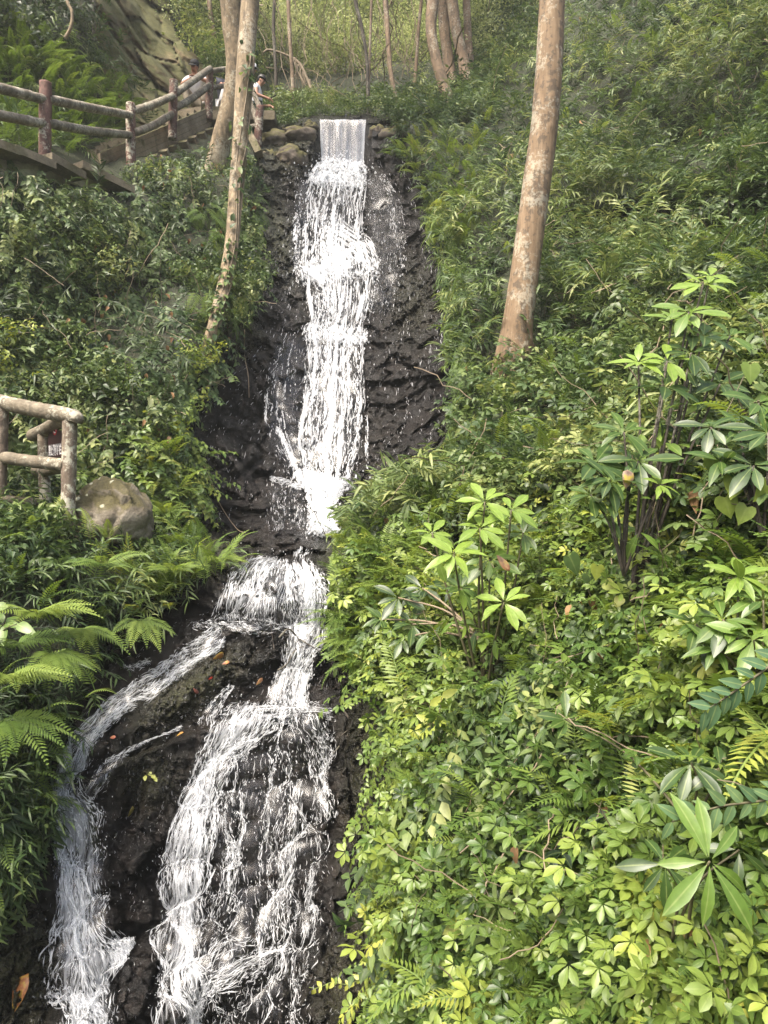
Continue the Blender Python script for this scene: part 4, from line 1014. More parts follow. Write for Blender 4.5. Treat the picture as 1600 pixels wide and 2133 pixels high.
OG = Grid(150, 470, -160, 300, 3)
oy = macroY(OG.X, OG.Yp)
ow = PV(OG.X, OG.Yp, oy)
qd = (.80 * OG.X - .60 * OG.Yp) / 46 + (fbm(ow * .5, 3, 71) - .5) * 2.4
fr_ = qd - np.floor(qd); hh = hash3(np.floor(qd).astype(int), np.floor(qd).astype(int) * 0, np.floor(qd).astype(int) * 0, 9)
st_ = (fr_ ** .6) * (.25 + .55 * hh) - np.where(fr_ > .88, (fr_ - .88) / .12 * (.3 + .5 * hh), 0)
oy = oy - .75 - st_ * .9 - blocks(ow * np.array([.9, .7, .55]), 91) * .34 - (fbm(ow * 3, 4, 92) - .5) * .35
OPOLY = [(196,-140),(330,-140),(352,20),(385,85),(425,140),(432,205),(400,245),(330,262),(262,272),(238,215),(215,140),(190,60)]
edge = np.clip(fbm(ow * 1.5, 2, 93) * 30, 0, 30)
tag(sheet('rock_outcrop', OG, PV(OG.X, OG.Yp, oy), inpoly(OG.X + edge - 15, OG.Yp, OPOLY), M_outcrop), 'mossy tan rock outcrop with slanting layers above the upper path', 'rock outcrop', kind='structure')

def rock_blob(name, c, rad, mat, label, cat, seed, facet=.25, lvl=4, group=None, shape=None):
    bm = bmesh.new(); bmesh.ops.create_icosphere(bm, subdivisions=lvl, radius=1)
    V = np.array([v.co[:] for v in bm.verts]); F = np.array([[v.index for v in f.verts] for f in bm.faces]); bm.free()
    d = 1 + facet * .5 * blocks(V * 1.3 + seed, seed) + (fbm(V * 2 + seed, 4, seed) - .5) * .28
    if shape: V = shape(V)
    V = V * d[:, None] * np.asarray(rad)
    o = build(name, V, F, mat); o.location = Vector([float(x) for x in c])
    return tag(o, label, cat, group)
def bshape(V):
    V = V.copy(); z = V[:, 2]
    k = 1 - .34 * np.clip(z, 0, 1) ** 1.5; V[:, 0] *= k; V[:, 1] *= k
    V[:, 0] += -.14 * np.clip(z, 0, 1) + .10 * np.clip(-z, 0, 1); V[:, 2] = np.where(z < -.55, -.55 + (z + .55) * .3, z)
    return V
rock_blob('boulder', P(238, 1074, 7.75), (.42, .40, .42), M_boulder, 'rounded brown boulder with pale lichen spots resting on the ledge beside the fence', 'boulder', 13, .30, 5, shape=bshape)
for i, (px, py, Y, r, lb) in enumerate([
    (575, 300, 16.9, (.36, .35, .26), 'broad moss topped stone left of the spillway, nearest the fence post'),
    (622, 285, 16.8, (.40, .30, .17), 'slanting tan slab of stone left of the spillway crest'),
    (648, 268, 17.1, (.17, .25, .15), 'small dark stone touching the left end of the spillway'),
    (560, 335, 16.4, (.25, .28, .20), 'grey squared stone below the mossy stone left of the spillway'),
    (610, 330, 16.3, (.32, .3, .25), 'mossy stone low beside the left edge of the falling sheet'),
    (786, 282, 17.0, (.18, .25, .20), 'wet dark pink stone at the right end of the spillway'),
    (815, 283, 16.7, (.27, .25, .15), 'tan slab of stone right of the spillway half under shrubs')]):
    rock_blob('crest_stone', P(px, py, Y), r, M_crest, lb, 'stone', 31 + i * 7, .5, 4, 'stones at the spillway crest')

# ------------------------------------------------------------------ upper path: wall, stairs, fences
M_post = mat_bark('fence_post_red', [(.05, .026, .02), (.13, .062, .048), (.24, .15, .11)], (7, 7, 5), .75, .4)
M_rail = mat_bark('fence_rail_grey', [(.09, .075, .05), (.20, .17, .125), (.36, .32, .25)], (5, 5, 5), .5, .5)
M_lpost = mat_bark('fence_post_tan', [(.075, .052, .036), (.16, .12, .085), (.30, .255, .18)], (9, 9, 6), .8, .3)
M_lrail = mat_bark('fence_rail_tan', [(.085, .068, .042), (.17, .14, .095), (.28, .245, .175)], (5, 5, 5), .55, .35)

def bark_r(seed, amp=.10, fr=3.0):
    def f(L, a):
        q = np.stack([np.cos(a) * fr * .5 + seed, np.sin(a) * fr * .5, np.full_like(a, L * fr * 3.2)], -1)
        return 1 + (fbm(q, 3, 7) - .5) * 2 * amp
    return f
def groove_r(seed, per=.17, tw=1.0):
    b = bark_r(seed, .06)
    def f(L, a):
        u = (L / per + np.abs(((a / (2 * np.pi)) * 2) % 2 - 1) * .35 * tw) % 1
        return b(L, a) * (1 - .10 * np.exp(-((u - .5) / .05) ** 2))
    return f
def log(name, pts, r, mat, parent, n=14, m=40, rf=None):
    p = spline(np.array(pts), m); off = np.array(parent.location)
    return MB().tube(p, r, n, True, rf or bark_r(random.random() * 50)).build(name, mat, parent, off=off)

M_conc_pale = mat_stone('stair_side', [(.15, .11, .07), (.30, .235, .155), (.42, .345, .245)], 3, .15, .9, .6)  # concrete copy lightened in colour to offset shade on the stair side
A, B = P(200, 338, 13.3), P(432, 238, 17.05)
st = thing('stone_staircase', 'old mossy concrete staircase climbing to the right behind the fence', 'staircase', A)
d = B - A; dh = d * [1, 1, 0]; Lh = np.linalg.norm(dh); dh = dh / Lh; wv = np.array([-dh[1], dh[0], 0]); NS = 13
for i in range(NS):
    c = A + dh * Lh * (i + .5) / NS + np.array([0, 0, d[2] * (i + .5) / NS])
    MB().box(c + wv * .68 - [0, 0, .04], dh * (Lh / NS * .56), wv * .70, np.array([0, 0, .16])).build('step', M_conc, st, False, off=A)
mb = MB()
for i in range(5):                                   # layered side of the flight
    lo = .10 - .105 * i; e = .012 * (i % 2) + .02 * random.random()
    a0, b0 = A + [0, 0, lo], B + [0, 0, lo]; o_ = -wv * (.03 + e)
    mb.box((a0 + b0) / 2 + o_, (b0 - a0) / 2, wv * .05, np.array([0, 0, .050]))
mb.build('stringer', M_conc_pale, st, False, off=A)
for i in range(8):
    t = .30 + .70 * i / 7.5; c = A + d * t - [0, 0, .46]
    MB().box(c - wv * .06, dh * .11 + [0, 0, -.10], wv * .24, dh * .025 + np.array([0, 0, .035])).build('corbel', M_conc, st, False, off=A)
MB().box((A + B) / 2 + wv * .3 - [0, 0, .85], d / 2 * 1.0, wv * .12, np.array([0, 0, .42])).build('support_wall', M_conc, st, False, off=A)
# landing where the two seated visitors rest
LN = P(430, 233, 17.3)
MB().box(LN + [.55, .45, -.12], (1.0, 0, 0), (0, .55, 0), (0, 0, .10)).build('landing', M_conc, st, False, off=A)
MB().box(LN + [-.05, .55, .13], (.75, 0, 0), (0, .30, 0), (0, 0, .13)).build('step', M_conc, st, False, off=A)

wl = thing('retaining_wall', 'low pale retaining wall with tilted mossy coping slabs under the upper left fence', 'wall', P(60, 360, 10.6))
wo_ = np.array(wl.location)
for (x0, y0, Y0), (x1, y1, Y1) in [((-70,292,9.9),(20,325,10.4)), ((8,318,10.35),(92,352,10.9)), ((80,332,10.9),(152,372,11.5)), ((150,350,11.6),(258,402,12.4))]:
    a, b = P(x0, y0, Y0), P(x1, y1, Y1); dd = (b - a) / 2; s = nrm(np.cross(dd, UPV))
    MB().box((a + b) / 2, dd, -s * .26, np.array([0, 0, .055])).build('coping_slab', M_conc, wl, False, off=wo_)
for (x0, x1, Y0, Y1, y0) in [(-70, 75, 10.15, 10.75, 372), (85, 215, 11.1, 12.2, 398)]:
    a, b = P(x0, y0 - 12, Y0), P(x1, y0 + 8, Y1); dd = (b - a) / 2; s = nrm(np.cross(dd, UPV))
    MB().box((a + b) / 2, dd, s * .10, np.array([0, 0, .22])).build('wall_panel', M_plaster, wl, False, off=wo_)

uf = thing('log_fence', 'rustic log fence with red brown posts along the upper path and stairs', 'fence', P(95, 330, 11))
POSTS = [(95, 172, 93, 345, 11.0, .086), (272, 216, 273, 350, 13.7, .083), (362, 168, 359, 290, 15.2, .085), (437, 150, 435, 250, 16.9, .082), (542, 222, 534, 338, 16.3, .085)]
for (x0, y0, x1, y1, Y, r) in POSTS:
    log('post', [P(x1, y1, Y), P((x0 + x1) / 2, (y0 + y1) / 2, Y), P(x0, y0, Y)], r, M_post, uf, 14, 40, bark_r(x0, .13, 4))
RAILS = [[(-70,168,9.9),(0,184,10.3),(92,207,10.97)], [(-70,226,9.9),(0,240,10.3),(92,258,10.97)], [(98,206,11.0),(190,225,12.2),(272,240,13.65)], [(98,256,11.0),(190,273,12.2),(270,281,13.65)],
         [(276,232,13.7),(318,218,14.4),(360,200,15.15)], [(282,276,13.7),(318,262,14.4),(358,238,15.15)], [(364,196,15.2),(400,170,16),(438,143,16.85)], [(364,226,15.2),(400,205,16),(436,178,16.85)],
         [(438,148,16.9),(480,146,17.3),(522,178,16.9)], [(438,183,16.9),(480,181,17.3),(520,214,16.9)], [(522,178,16.9),(531,200,16.6),(541,224,16.35)], [(519,206,16.9),(529,232,16.6),(538,262,16.35)], [(505,262,16.5),(520,265,16.45),(536,262,16.35)]]
for k, rl in enumerate(RAILS):
    log('rail', [P(*q) for q in rl], [.066] * 4 + [.07] * 30 + [.066] * 6 if k < 8 else .055, M_rail, uf, 12, 40, groove_r(k * 3.1, .3, .6) if k < 4 else None)
sb = thing('stair_beam', 'dark concrete stair side sloping down to the fence post beside the falls', 'stairs', P(528, 300, 16.4))
so = np.array(sb.location); a, b = P(506, 258, 16.6), P(546, 338, 16.1); dd = (b - a) / 2; s = nrm(np.cross(dd, [0, 1, 0]))
MB().box((a + b) / 2, dd, np.array([0, .5, 0]), s * .07).build('stringer', M_conc, sb, False, off=so)
MB().box((a + b) / 2 + [-.16, .35, -.22], dd * .95, np.array([0, .3, 0]), s * .14).build('underside', mat_plain('dark_concrete', (.035, .03, .024), .8), sb, False, off=so)  # underside block in a darker colour than the stringer

# lower fence with the hanging sign
lf = thing('corner_fence', 'weathered tan log corner fence beside the boulder on the ledge', 'fence', P(140, 1095, 7.3))
FP = P(141, 1100, 7.3); FT = P(146, 868, 7.3); RPb = P(95, 1075, 7.9); RPt = P(90, 893, 7.9); LPb = P(-2, 1075, 7.55); LPt = P(4, 838, 7.55)
log('post', [FP, (FP + FT) / 2, FT], .068, M_lpost, lf, 18, 60, bark_r(3, .10, 5)); log('post', [RPb, (RPb + RPt) / 2, RPt], .058, M_lpost, lf, 18, 60, bark_r(9, .08, 5)); log('post', [LPb, (LPb + LPt) / 2, LPt], .066, M_lpost, lf, 18, 60, bark_r(14, .1, 5))
EX = P(-120, 806, 8.0)
log('rail', [EX, LPt, P(75, 853, 7.42), P(150, 868, 7.28), P(157, 878, 7.27)], [.075] * 70 + [.07] * 8 + [.05] * 2, M_lrail, lf, 20, 80, groove_r(2, .16))
log('rail', [P(-120, 925, 8.0), P(4, 952, 7.55), P(75, 962, 7.42), P(137, 969, 7.3)], .062, M_lrail, lf, 20, 80, groove_r(5, .16))
log('rail', [P(146, 872, 7.32), P(118, 882, 7.62), P(90, 897, 7.9), P(68, 907, 8.15)], .066, M_lrail, lf, 18, 50, bark_r(4, .06))
log('rail', [P(136, 972, 7.34), P(112, 977, 7.62), P(92, 980, 7.9), P(76, 980, 8.1)], .060, M_lrail, lf, 18, 50, bark_r(6, .06))
log('rail', [P(-10, 1040, 7.5), P(60, 1046, 7.7), P(90, 1050, 7.88)], .05, M_lrail, lf, 14, 40, groove_r(8, .16))

M_sign = mat_plain('sign_maroon', (.030, .010, .013), .35, 8, .2); M_white = mat_plain('sign_white', (.72, .70, .68), .5, 10, .1); M_red = mat_plain('sign_red', (.42, .03, .035), .45, 10, .15); M_wire = mat_plain('steel_wire', (.45, .43, .42), .4, metal=.7)
sl, sr_ = P(101, 930, 7.80), P(131, 925, 7.47)
sg = thing('warning_sign', 'small maroon warning sign with white Chinese lettering hung on wire from the corner fence', 'sign', (sl + sr_) / 2)
so = np.array(sg.location); ex = nrm(sr_ - sl); Wd = np.linalg.norm(sr_ - sl); ez = np.array([0, 0, 1.]); en = np.cross(ex, ez)
if en.dot(-so) < 0: en = -en
# plate outline: rectangle with a round tab on top
hw, hh_ = Wd / 2, .125
out = [(-hw, -hh_), (hw, -hh_), (hw, hh_)] + [(.085 * math.cos(t), hh_ + .055 + .10 * math.sin(t)) for t in np.linspace(-.35, math.pi + .35, 22)] + [(-hw, hh_)]
def plate(o2, z0, z1):
    n = len(o2); Vf = [so + ex * x + ez * y + en * z1 for x, y in o2]; Vb = [so + ex * x + ez * y + en * z0 for x, y in o2]
    bm = bmesh.new(); f = [bm.verts.new(v - so) for v in Vf]; b_ = [bm.verts.new(v - so) for v in Vb]
    bm.faces.new(f); bm.faces.new(b_[::-1])
    for i in range(n): bm.faces.new((f[i], b_[i], b_[(i+1) % n], f[(i+1) % n]))
    bmesh.ops.recalc_face_normals(bm, faces=bm.faces); return bm
def bm_obj(bm, name, mat, parent):
    me = bpy.data.meshes.new(name); bm.to_mesh(me); bm.free(); me.materials.append(mat); o = bpy.data.objects.new(name, me); COL.objects.link(o); o.parent = parent; return o
bm_obj(plate(out, -.004, .004), 'plate', M_sign, sg)
def disc(r, z, cy, n=28): return plate([(r * math.cos(t), cy + r * math.sin(t)) for t in np.linspace(0, 2 * math.pi, n, endpoint=False)], z - .001, z)
em = bm_obj(disc(.070, .006, hh_ + .045), 'emblem', M_red, sg)
bm_obj(disc(.052, .008, hh_ + .045), 'emblem_field', M_white, em)
mb = MB(); cy = hh_ + .045
def E(x, y, z=.0095): return ex * x + ez * (y + cy) + en * z
mb.tube([E(-.006, .012), E(-.002, -.012)], .007, 6); mb.tube([E(-.002, -.012), E(-.014, -.034)], .004, 6); mb.tube([E(-.002, -.012), E(.012, -.026), E(.010, -.038)], .004, 6)
mb.tube([E(-.006, .010), E(.012, .016)], .0035, 6); mb.tube([E(-.006, .010), E(-.022, .0)], .0035, 6); mb.tube([E(-.008, .022), E(-.007, .030)], .007, 8)
mb.build('emblem_figure', mat_plain('sign_black', (.012, .01, .01), .5), em)
mb = MB(); mb.tube([E(-.042, .042, .010), E(.042, -.042, .010)], .0045, 6); mb.build('emblem_bar', M_red, em)
cu = bpy.data.curves.new('lettering', 'FONT'); cu.body = '禁止翻越护栏'; cu.align_x = 'CENTER'; cu.align_y = 'CENTER'; cu.size = .1; cu.offset = .0022; cu.extrude = .001
to = bpy.data.objects.new('lettering', cu); COL.objects.link(to)
bpy.context.view_layer.update()
me = bpy.data.meshes.new_from_object(to.evaluated_get(bpy.context.evaluated_depsgraph_get())); bpy.data.objects.remove(to)
V = np.array([v.co[:] for v in me.vertices])
if len(V):
    w_, h_ = np.ptp(V[:, 0]), np.ptp(V[:, 1]); c_ = (V.max(0) + V.min(0)) / 2; V = (V - c_) / [w_, h_, 1]
    for v, q in zip(me.vertices, V): v.co = Vector(ex * q[0] * Wd * .88 + ez * (q[1] * .115 - .045) + en * (.006 + q[2] * .5))
me.materials.clear(); me.materials.append(M_white); lo = bpy.data.objects.new('lettering', me); COL.objects.link(lo); lo.parent = sg
mb = MB(); hk = P(111, 878, 7.62) - so
for s_ in (-1, 1): mb.tube(spline([ex * .035 * s_ + ez * (hh_ + .12), ex * .03 * s_ + ez * .30, hk + [0, 0, .03]], 12), .003, 6)
mb.build('hanging_wire', M_wire, sg)

# ------------------------------------------------------------------ trees
M_barkR = mat_bark('bark_tan', [(.125, .080, .042), (.205, .138, .078), (.30, .215, .13)], (10, 10, 1.0), .40, .6, .10)
M_barkL = mat_bark('bark_grey_tan', [(.10, .075, .045), (.21, .155, .09), (.36, .28, .18)], (9, 9, 2.0), .4, .45)
M_barkB = mat_bark('bark_far', [(.10, .07, .045), (.19, .13, .08), (.30, .21, .13)], (8, 8, 1.5), .35, .5)
M_barkD = mat_bark('bark_dark', [(.02, .017, .012), (.045, .036, .026), (.08, .065, .048)], (8, 8, 2), .2, .2)

def tree(label, pts, mat, crown_c, crown_r, n, group=None, leafm=None, nseg=90, rad=20, flare=0.0, amp=.06, knots=(), limbs=3, tint=(.2, .9)):
    """pts: (px, py, Y, width in photograph units); the trunk then rises on out of sight to its crown"""
    W = np.array([P(a, b, Y) for a, b, Y, w in pts]); r = np.array([w / 1600 * Y / 2 for a, b, Y, w in pts])
    base = W[0]; o = thing('tree', label, 'tree', base, group)
    cc = np.array(crown_c, float) if len(np.shape(crown_c)) else W[-1] + np.array([0, .3, crown_c])
    W2 = np.concatenate([W, [cc - [0, 0, crown_r * .5], cc + [0, 0, crown_r * .3]]]); r2 = np.concatenate([r, [r[-1] * .6, r[-1] * .18]])
    p = spline(W2, nseg); rr = spline(np.stack([r2, r2, r2], -1), nseg)[:, 0]
    L = np.concatenate([[0], np.cumsum(np.linalg.norm(np.diff(p, axis=0), axis=1))])
    rr = rr * (1 + flare * np.exp(-L / (3.0 * r[0]))); b = bark_r(random.random() * 90, amp, 2.2)
    def rf(l, a):
        v = b(l, a)
        for (kl, ka, kr) in knots:
            dl = (l - kl) / kr; da = (np.angle(np.exp(1j * (a - ka)))) * r[0] / kr; q = dl * dl + da * da
            v = v + .10 * np.exp(-q * .8) - .07 * np.exp(-((np.sqrt(q) - 1.0) / .22) ** 2) - .06 * np.exp(-q * 14)
        return v
    MB().tube(p, rr, rad, True, rf).build('trunk', mat, o, off=base)
    if crown_r > 0:
        mb = MB(); tips = []
        for k in range(limbs):
            a = 2.4 * k + 1; e = cc + np.array([math.cos(a), math.sin(a), .5]) * crown_r * .75; s = p[int(nseg * (.78 + .05 * (k % 3)))]
            mb.tube(spline([s, (s + e) / 2 + [0, 0, .12 * crown_r], e], 10), np.linspace(r[-1] * .4, r[-1] * .08, 10), 7)
        mb.build('limb', mat, o, off=base)
        q = nrm(RNG.normal(0, 1, (n, 3))) * (RNG.uniform(.15, 1, (n, 1)) ** .5) * crown_r * np.array([1, 1, .6]) + cc
        q = q[fbm(q / (crown_r * .45), 2, int(abs(cc[0]) * 50)) > .42]
        Rm = frames(RNG.normal(0, 1, (len(q), 3)) * [1, 1, .4], UPV + RNG.normal(0, .35, (len(q), 3)))
        w = RNG.integers(0, 4, len(q)); ti = RNG.uniform(*tint, len(q)); sc = RNG.uniform(1.2, 2.0, len(q))
        V, F, Aa = join([place(spr[i], q[w == i] - base, Rm[w == i], sc[w == i], ti[w == i]) for i in range(4) if (w == i).any()])
        build('crown', V, F, leafm or M_leaf, o, True, attrs=Aa)
    return o, p, rr
big, bp_, br_ = tree('big smooth tan tree trunk leaning right, standing on the right slope', [(1072,800,9.5,84),(1073,745,9.35,70),(1076,690,9.3,58),(1086,620,9.3,56),(1113,420,9.3,57),(1137,230,9.3,56),(1150,0,9.3,53),(1152,-250,9.3,48)],
     M_barkR, 5.0, 2.2, 240, nseg=260, rad=40, flare=.35, amp=.035, knots=((3.42, -1.40, .11), (3.08, -1.30, .07)))
tA, tAp, tAr = tree('mottled tree trunk behind the upper fence, the left one of the crossing pair', [(440,430,15.2,50),(448,370,14.75,47),(462,290,14.5,40),(484,205,14.4,40),(492,130,14.3,42),(484,40,14.2,44),(480,-40,14.1,46),(478,-200,14,40)], M_barkL, 4.5, 2.0, 160, nseg=140, rad=22, flare=.2)
tB, tBp, tBr = tree('slim tan tree trunk wrapped in vines in front of the upper fence', [(424,760,10.9,26),(438,705,10.75,24),(452,655,10.9,27),(466,600,11.1,29),(482,510,11.3,28),(493,380,11.5,30),(500,300,11.6,32),(510,150,11.7,36),(520,20,11.8,38),(527,-60,11.8,38),(538,-220,11.9,34)], M_barkL, 4.5, 1.8, 140, nseg=160, rad=22, flare=.2)
FT_ = [('curved tan tree trunk with a bark scar at the top right of the falls', [(938,240,18.0,28),(932,208,18.25,27),(924,178,18.3,24),(908,120,18.3,22),(898,60,18.3,23),(902,0,18.3,25),(912,-120,18.3,22)], M_barkB, 22),
       ('dark straight tree trunk just behind the curved tan trunk', [(946,225,19.8,28),(936,140,20,23),(926,60,20,23),(920,-40,20,22),(918,-160,20,20)], M_barkB, 30),
       ('tan tree trunk leaning left beyond the curved one', [(976,205,19.3,28),(966,130,19.6,23),(952,70,19.6,23),(942,0,19.6,24),(934,-120,19.6,20)], M_barkB, 34),
       ('straight shaded tree trunk, rightmost of the group above the right slope', [(984,190,20.2,20),(976,90,20.5,16),(972,0,20.5,16),(968,-140,20.5,14)], M_barkB, 40),
       ('slender pale tree stem bending left above the crest of the falls', [(834,236,18.6,11),(822,195,18.6,10),(812,130,18.6,10),(806,40,18.6,11),(801,-20,18.6,11),(796,-140,18.6,10)], M_barkB, 44),
       ('thin dark tree stem leaning left behind the crest of the falls', [(767,240,18.4,7),(766,180,18.4,7),(764,120,18.4,7),(752,50,18.4,7.5),(740,0,18.4,8),(722,-120,18.4,7)], M_barkD, 46),
       ('thin grey sapling stem crossing the dark stem above the falls', [(768,200,18.5,5),(771,90,18.6,5),(774,0,18.6,5.5),(776,-120,18.6,5)], M_barkB, 50),
       ('pale tree stem beside the vine wrapped trunk at the top of the frame', [(548,120,26,12),(553,52,26,12),(549,0,26,13),(545,-120,26,12)], M_barkB, 52),
       ('thin dark sapling stem in the upper left thicket by the outcrop', [(194,90,15.2,6),(196,40,15.2,6.5),(195,-20,15.2,7),(193,-140,15.2,6)], M_barkD, 56),
       ('pale crooked sapling stem in the upper left corner', [(136,80,13.5,7),(148,55,13.5,7),(150,25,13.5,6.5),(138,-10,13.5,6.5),(130,-140,13.5,6)], M_barkL, 58)]
FT_ += [('slim straight stem between the dead branch and the spillway', [(612,250,19.5,9),(610,170,19.5,8),(604,80,19.5,8),(600,-20,19.5,8),(598,-140,19.5,7)], M_barkB, 60),
        ('slim grey stem leaning right between the pale stem and the curved trunk', [(858,232,20,8),(866,150,20,7.5),(872,60,20,7),(880,-20,20,7),(888,-140,20,6)], M_barkB, 62),
        ('dark slim stem at the left edge of the far valley beside the phone holder', [(572,245,20,7),(575,160,20,7),(570,60,20,7),(574,-40,20,7),(580,-140,20,6)], M_barkD, 63),
        ('grey forked looking stem behind the stairs left of the mottled trunk', [(452,150,21,10),(446,80,21,10),(436,0,21,10),(430,-120,21,9)], M_barkB, 64)]
for lb, pts, m, sd in FT_:
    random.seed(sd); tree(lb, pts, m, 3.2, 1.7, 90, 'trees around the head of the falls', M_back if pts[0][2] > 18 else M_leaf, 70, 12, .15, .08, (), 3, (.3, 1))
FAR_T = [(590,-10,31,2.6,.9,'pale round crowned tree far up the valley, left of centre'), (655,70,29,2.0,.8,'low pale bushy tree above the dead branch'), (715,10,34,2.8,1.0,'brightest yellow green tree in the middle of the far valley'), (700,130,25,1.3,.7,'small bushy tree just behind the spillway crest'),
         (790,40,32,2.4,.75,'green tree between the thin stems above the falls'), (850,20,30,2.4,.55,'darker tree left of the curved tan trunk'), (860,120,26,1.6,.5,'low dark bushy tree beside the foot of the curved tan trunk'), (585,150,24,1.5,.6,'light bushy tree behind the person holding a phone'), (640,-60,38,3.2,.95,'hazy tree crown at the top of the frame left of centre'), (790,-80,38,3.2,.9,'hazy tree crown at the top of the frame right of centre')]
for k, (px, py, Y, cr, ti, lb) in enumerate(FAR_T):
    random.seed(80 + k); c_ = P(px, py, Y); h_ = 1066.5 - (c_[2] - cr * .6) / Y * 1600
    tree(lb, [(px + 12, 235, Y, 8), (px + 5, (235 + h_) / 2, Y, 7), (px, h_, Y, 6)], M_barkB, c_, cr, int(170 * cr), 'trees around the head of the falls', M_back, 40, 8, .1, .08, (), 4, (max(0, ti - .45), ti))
# vine climbing the slim trunk
parts = []; m = 200; idx = (RNG.uniform(.04, .62, m) * 159).astype(int); idx[:60] = (RNG.uniform(.16, .34, 60) * 159).astype(int)
ang = RNG.normal(-.9, .8, m); pos = tBp[idx] + np.stack([np.cos(ang), np.sin(ang), 0 * ang], -1) * (tBr[idx] * 1.15 + .01)[:, None]
leafs = [T().add(*blade(.13, .065, 4, 'ovate', .15, .3)).fin(), T().add(*blade(.10, .06, 4, 'ovate', .15, .5)).fin()]
od = np.stack([np.cos(ang), np.sin(ang), 0 * ang], -1); Rm = frames(od * .6 + RNG.normal(0, .5, (m, 3)) - UPV * .5, UPV + od + RNG.normal(0, .3, (m, 3))); w = RNG.integers(0, 2, m)
iv = thing('climbing_vine', 'leafy vine climbing the slim trunk in front of the upper fence', 'vine', tBp[0])
V, F, Aa = join([place(leafs[i], (pos - tBp[0])[w == i], Rm[w == i], RNG.uniform(.7, 1.25, (w == i).sum()), RNG.uniform(.2, .85, (w == i).sum())) for i in (0, 1)]); build('foliage', V, F, M_leaf, iv, True, attrs=Aa)
mb = MB()
for k in range(3):
    ii = np.arange(4, 100, 4); aa = -1.2 + k * .7 + .4 * np.sin(ii * .15 + k); mb.tube(tBp[ii] - tBp[0] + np.stack([np.cos(aa), np.sin(aa), 0 * aa], -1) * (tBr[ii] * 1.02)[:, None], .010, 6)
mb.build('stem', M_twig, iv)
parts = []; iv2 = thing('climbing_vine', 'few dark vine leaves at the foot of the big leaning trunk', 'vine', bp_[0])
ii = RNG.integers(3, 34, 26); ang = RNG.normal(-1.5, .5, 26); od = np.stack([np.cos(ang), np.sin(ang), 0 * ang], -1); pos = bp_[ii] + od * (br_[ii] * 1.05)[:, None] - bp_[0]
V, F, Aa = join([place(leafs[0], pos, frames(RNG.normal(0, 1, (26, 3)) + [0, 0, -.4], od + UPV * .5), RNG.uniform(.5, .85, 26), RNG.uniform(.1, .6, 26))]); build('foliage', V, F, M_leaf, iv2, True, attrs=Aa)
mb = MB(); jj = np.arange(1, 36, 3); aa = -1.5 + .3 * np.sin(jj * .3); mb.tube(bp_[jj] - bp_[0] + np.stack([np.cos(aa), np.sin(aa), 0 * aa], -1) * (br_[jj] * 1.02)[:, None], .008, 6); mb.build('stem', M_twig, iv2)

# bare branches and roots
def branch(name, label, cat, lines, mat, group=None):
    base = P(*lines[0][0][0]); o = thing(name, label, cat, base, group)
    for k, (pts, r0, r1) in enumerate(lines):
        MB().tube(spline([P(*q) for q in pts], 24), np.linspace(r0, r1, 24), 6).build('main_stem' if k == 0 else 'twig', mat, o, off=base)
    return o
ln = [([(668,232,19.5),(655,205,19.6),(640,165,19.8),(622,130,20),(590,112,20),(560,104,20),(548,110,20)], .05, .03)]
random.seed(12)
for k in range(16):
    x, y = random.choice([(640,165),(625,135),(610,120),(650,195),(630,150)]); x += random.uniform(-6, 6); dx = random.uniform(-34, 26); dy = random.uniform(30, 110)
    ln.append(([(x, y, 19.8), (x + dx * .3 + random.uniform(-8, 8), y + dy * .4, 19.7), (x + dx, y + dy, 19.6)], .016, .006))
branch('dead_branch', 'bent dead branch with hanging bare twigs left of the falls crest', 'branch', ln, M_twig)
def lay(px, py, off=.03): return rockP(np.array([float(px)]), np.array([float(py)]), np.array([off]))[0]
def laid(name, label, cat, lines, mat):
    base = lay(*lines[0][0][0]); o = thing(name, label, cat, base)
    for k, (pts, r0, r1, off) in enumerate(lines):
        MB().tube(spline([lay(x, y, off) for x, y in pts], 30), np.linspace(r0, r1, 30), 6).build('main_stem' if k == 0 else 'twig', mat, o, off=base)
laid('fallen_branch', 'thin forked dead branch lying across the cascade below the ledge', 'branch', [([(560,1330),(590,1332),(612,1338),(640,1352),(662,1362)], .010, .004, .12), ([(575,1372),(600,1365),(630,1350),(665,1350)], .009, .003, .11), ([(612,1338),(625,1330),(640,1332)], .005, .002, .12), ([(560,1352),(555,1335),(562,1320)], .006, .003, .1)], M_barkD)
laid('fallen_stick', 'dark stick leaning on the wet rock right of the cascade', 'stick', [([(722,1485),(716,1520),(700,1570),(684,1606)], .010, .007, .08), ([(716,1520),(724,1540)], .004, .002, .07)], M_barkD)
laid('hanging_root', 'thin pale root hanging down the left rock face under the slim tree', 'root', [([(503,690),(510,740),(516,790),(512,830)], .009, .005, .06)], M_twig)
laid('trailing_root', 'long thin root trailing across the rock right of the boulder', 'root', [([(400,930),(425,985),(450,1050),(490,1100),(515,1118)], .007, .004, .05)], M_twig)

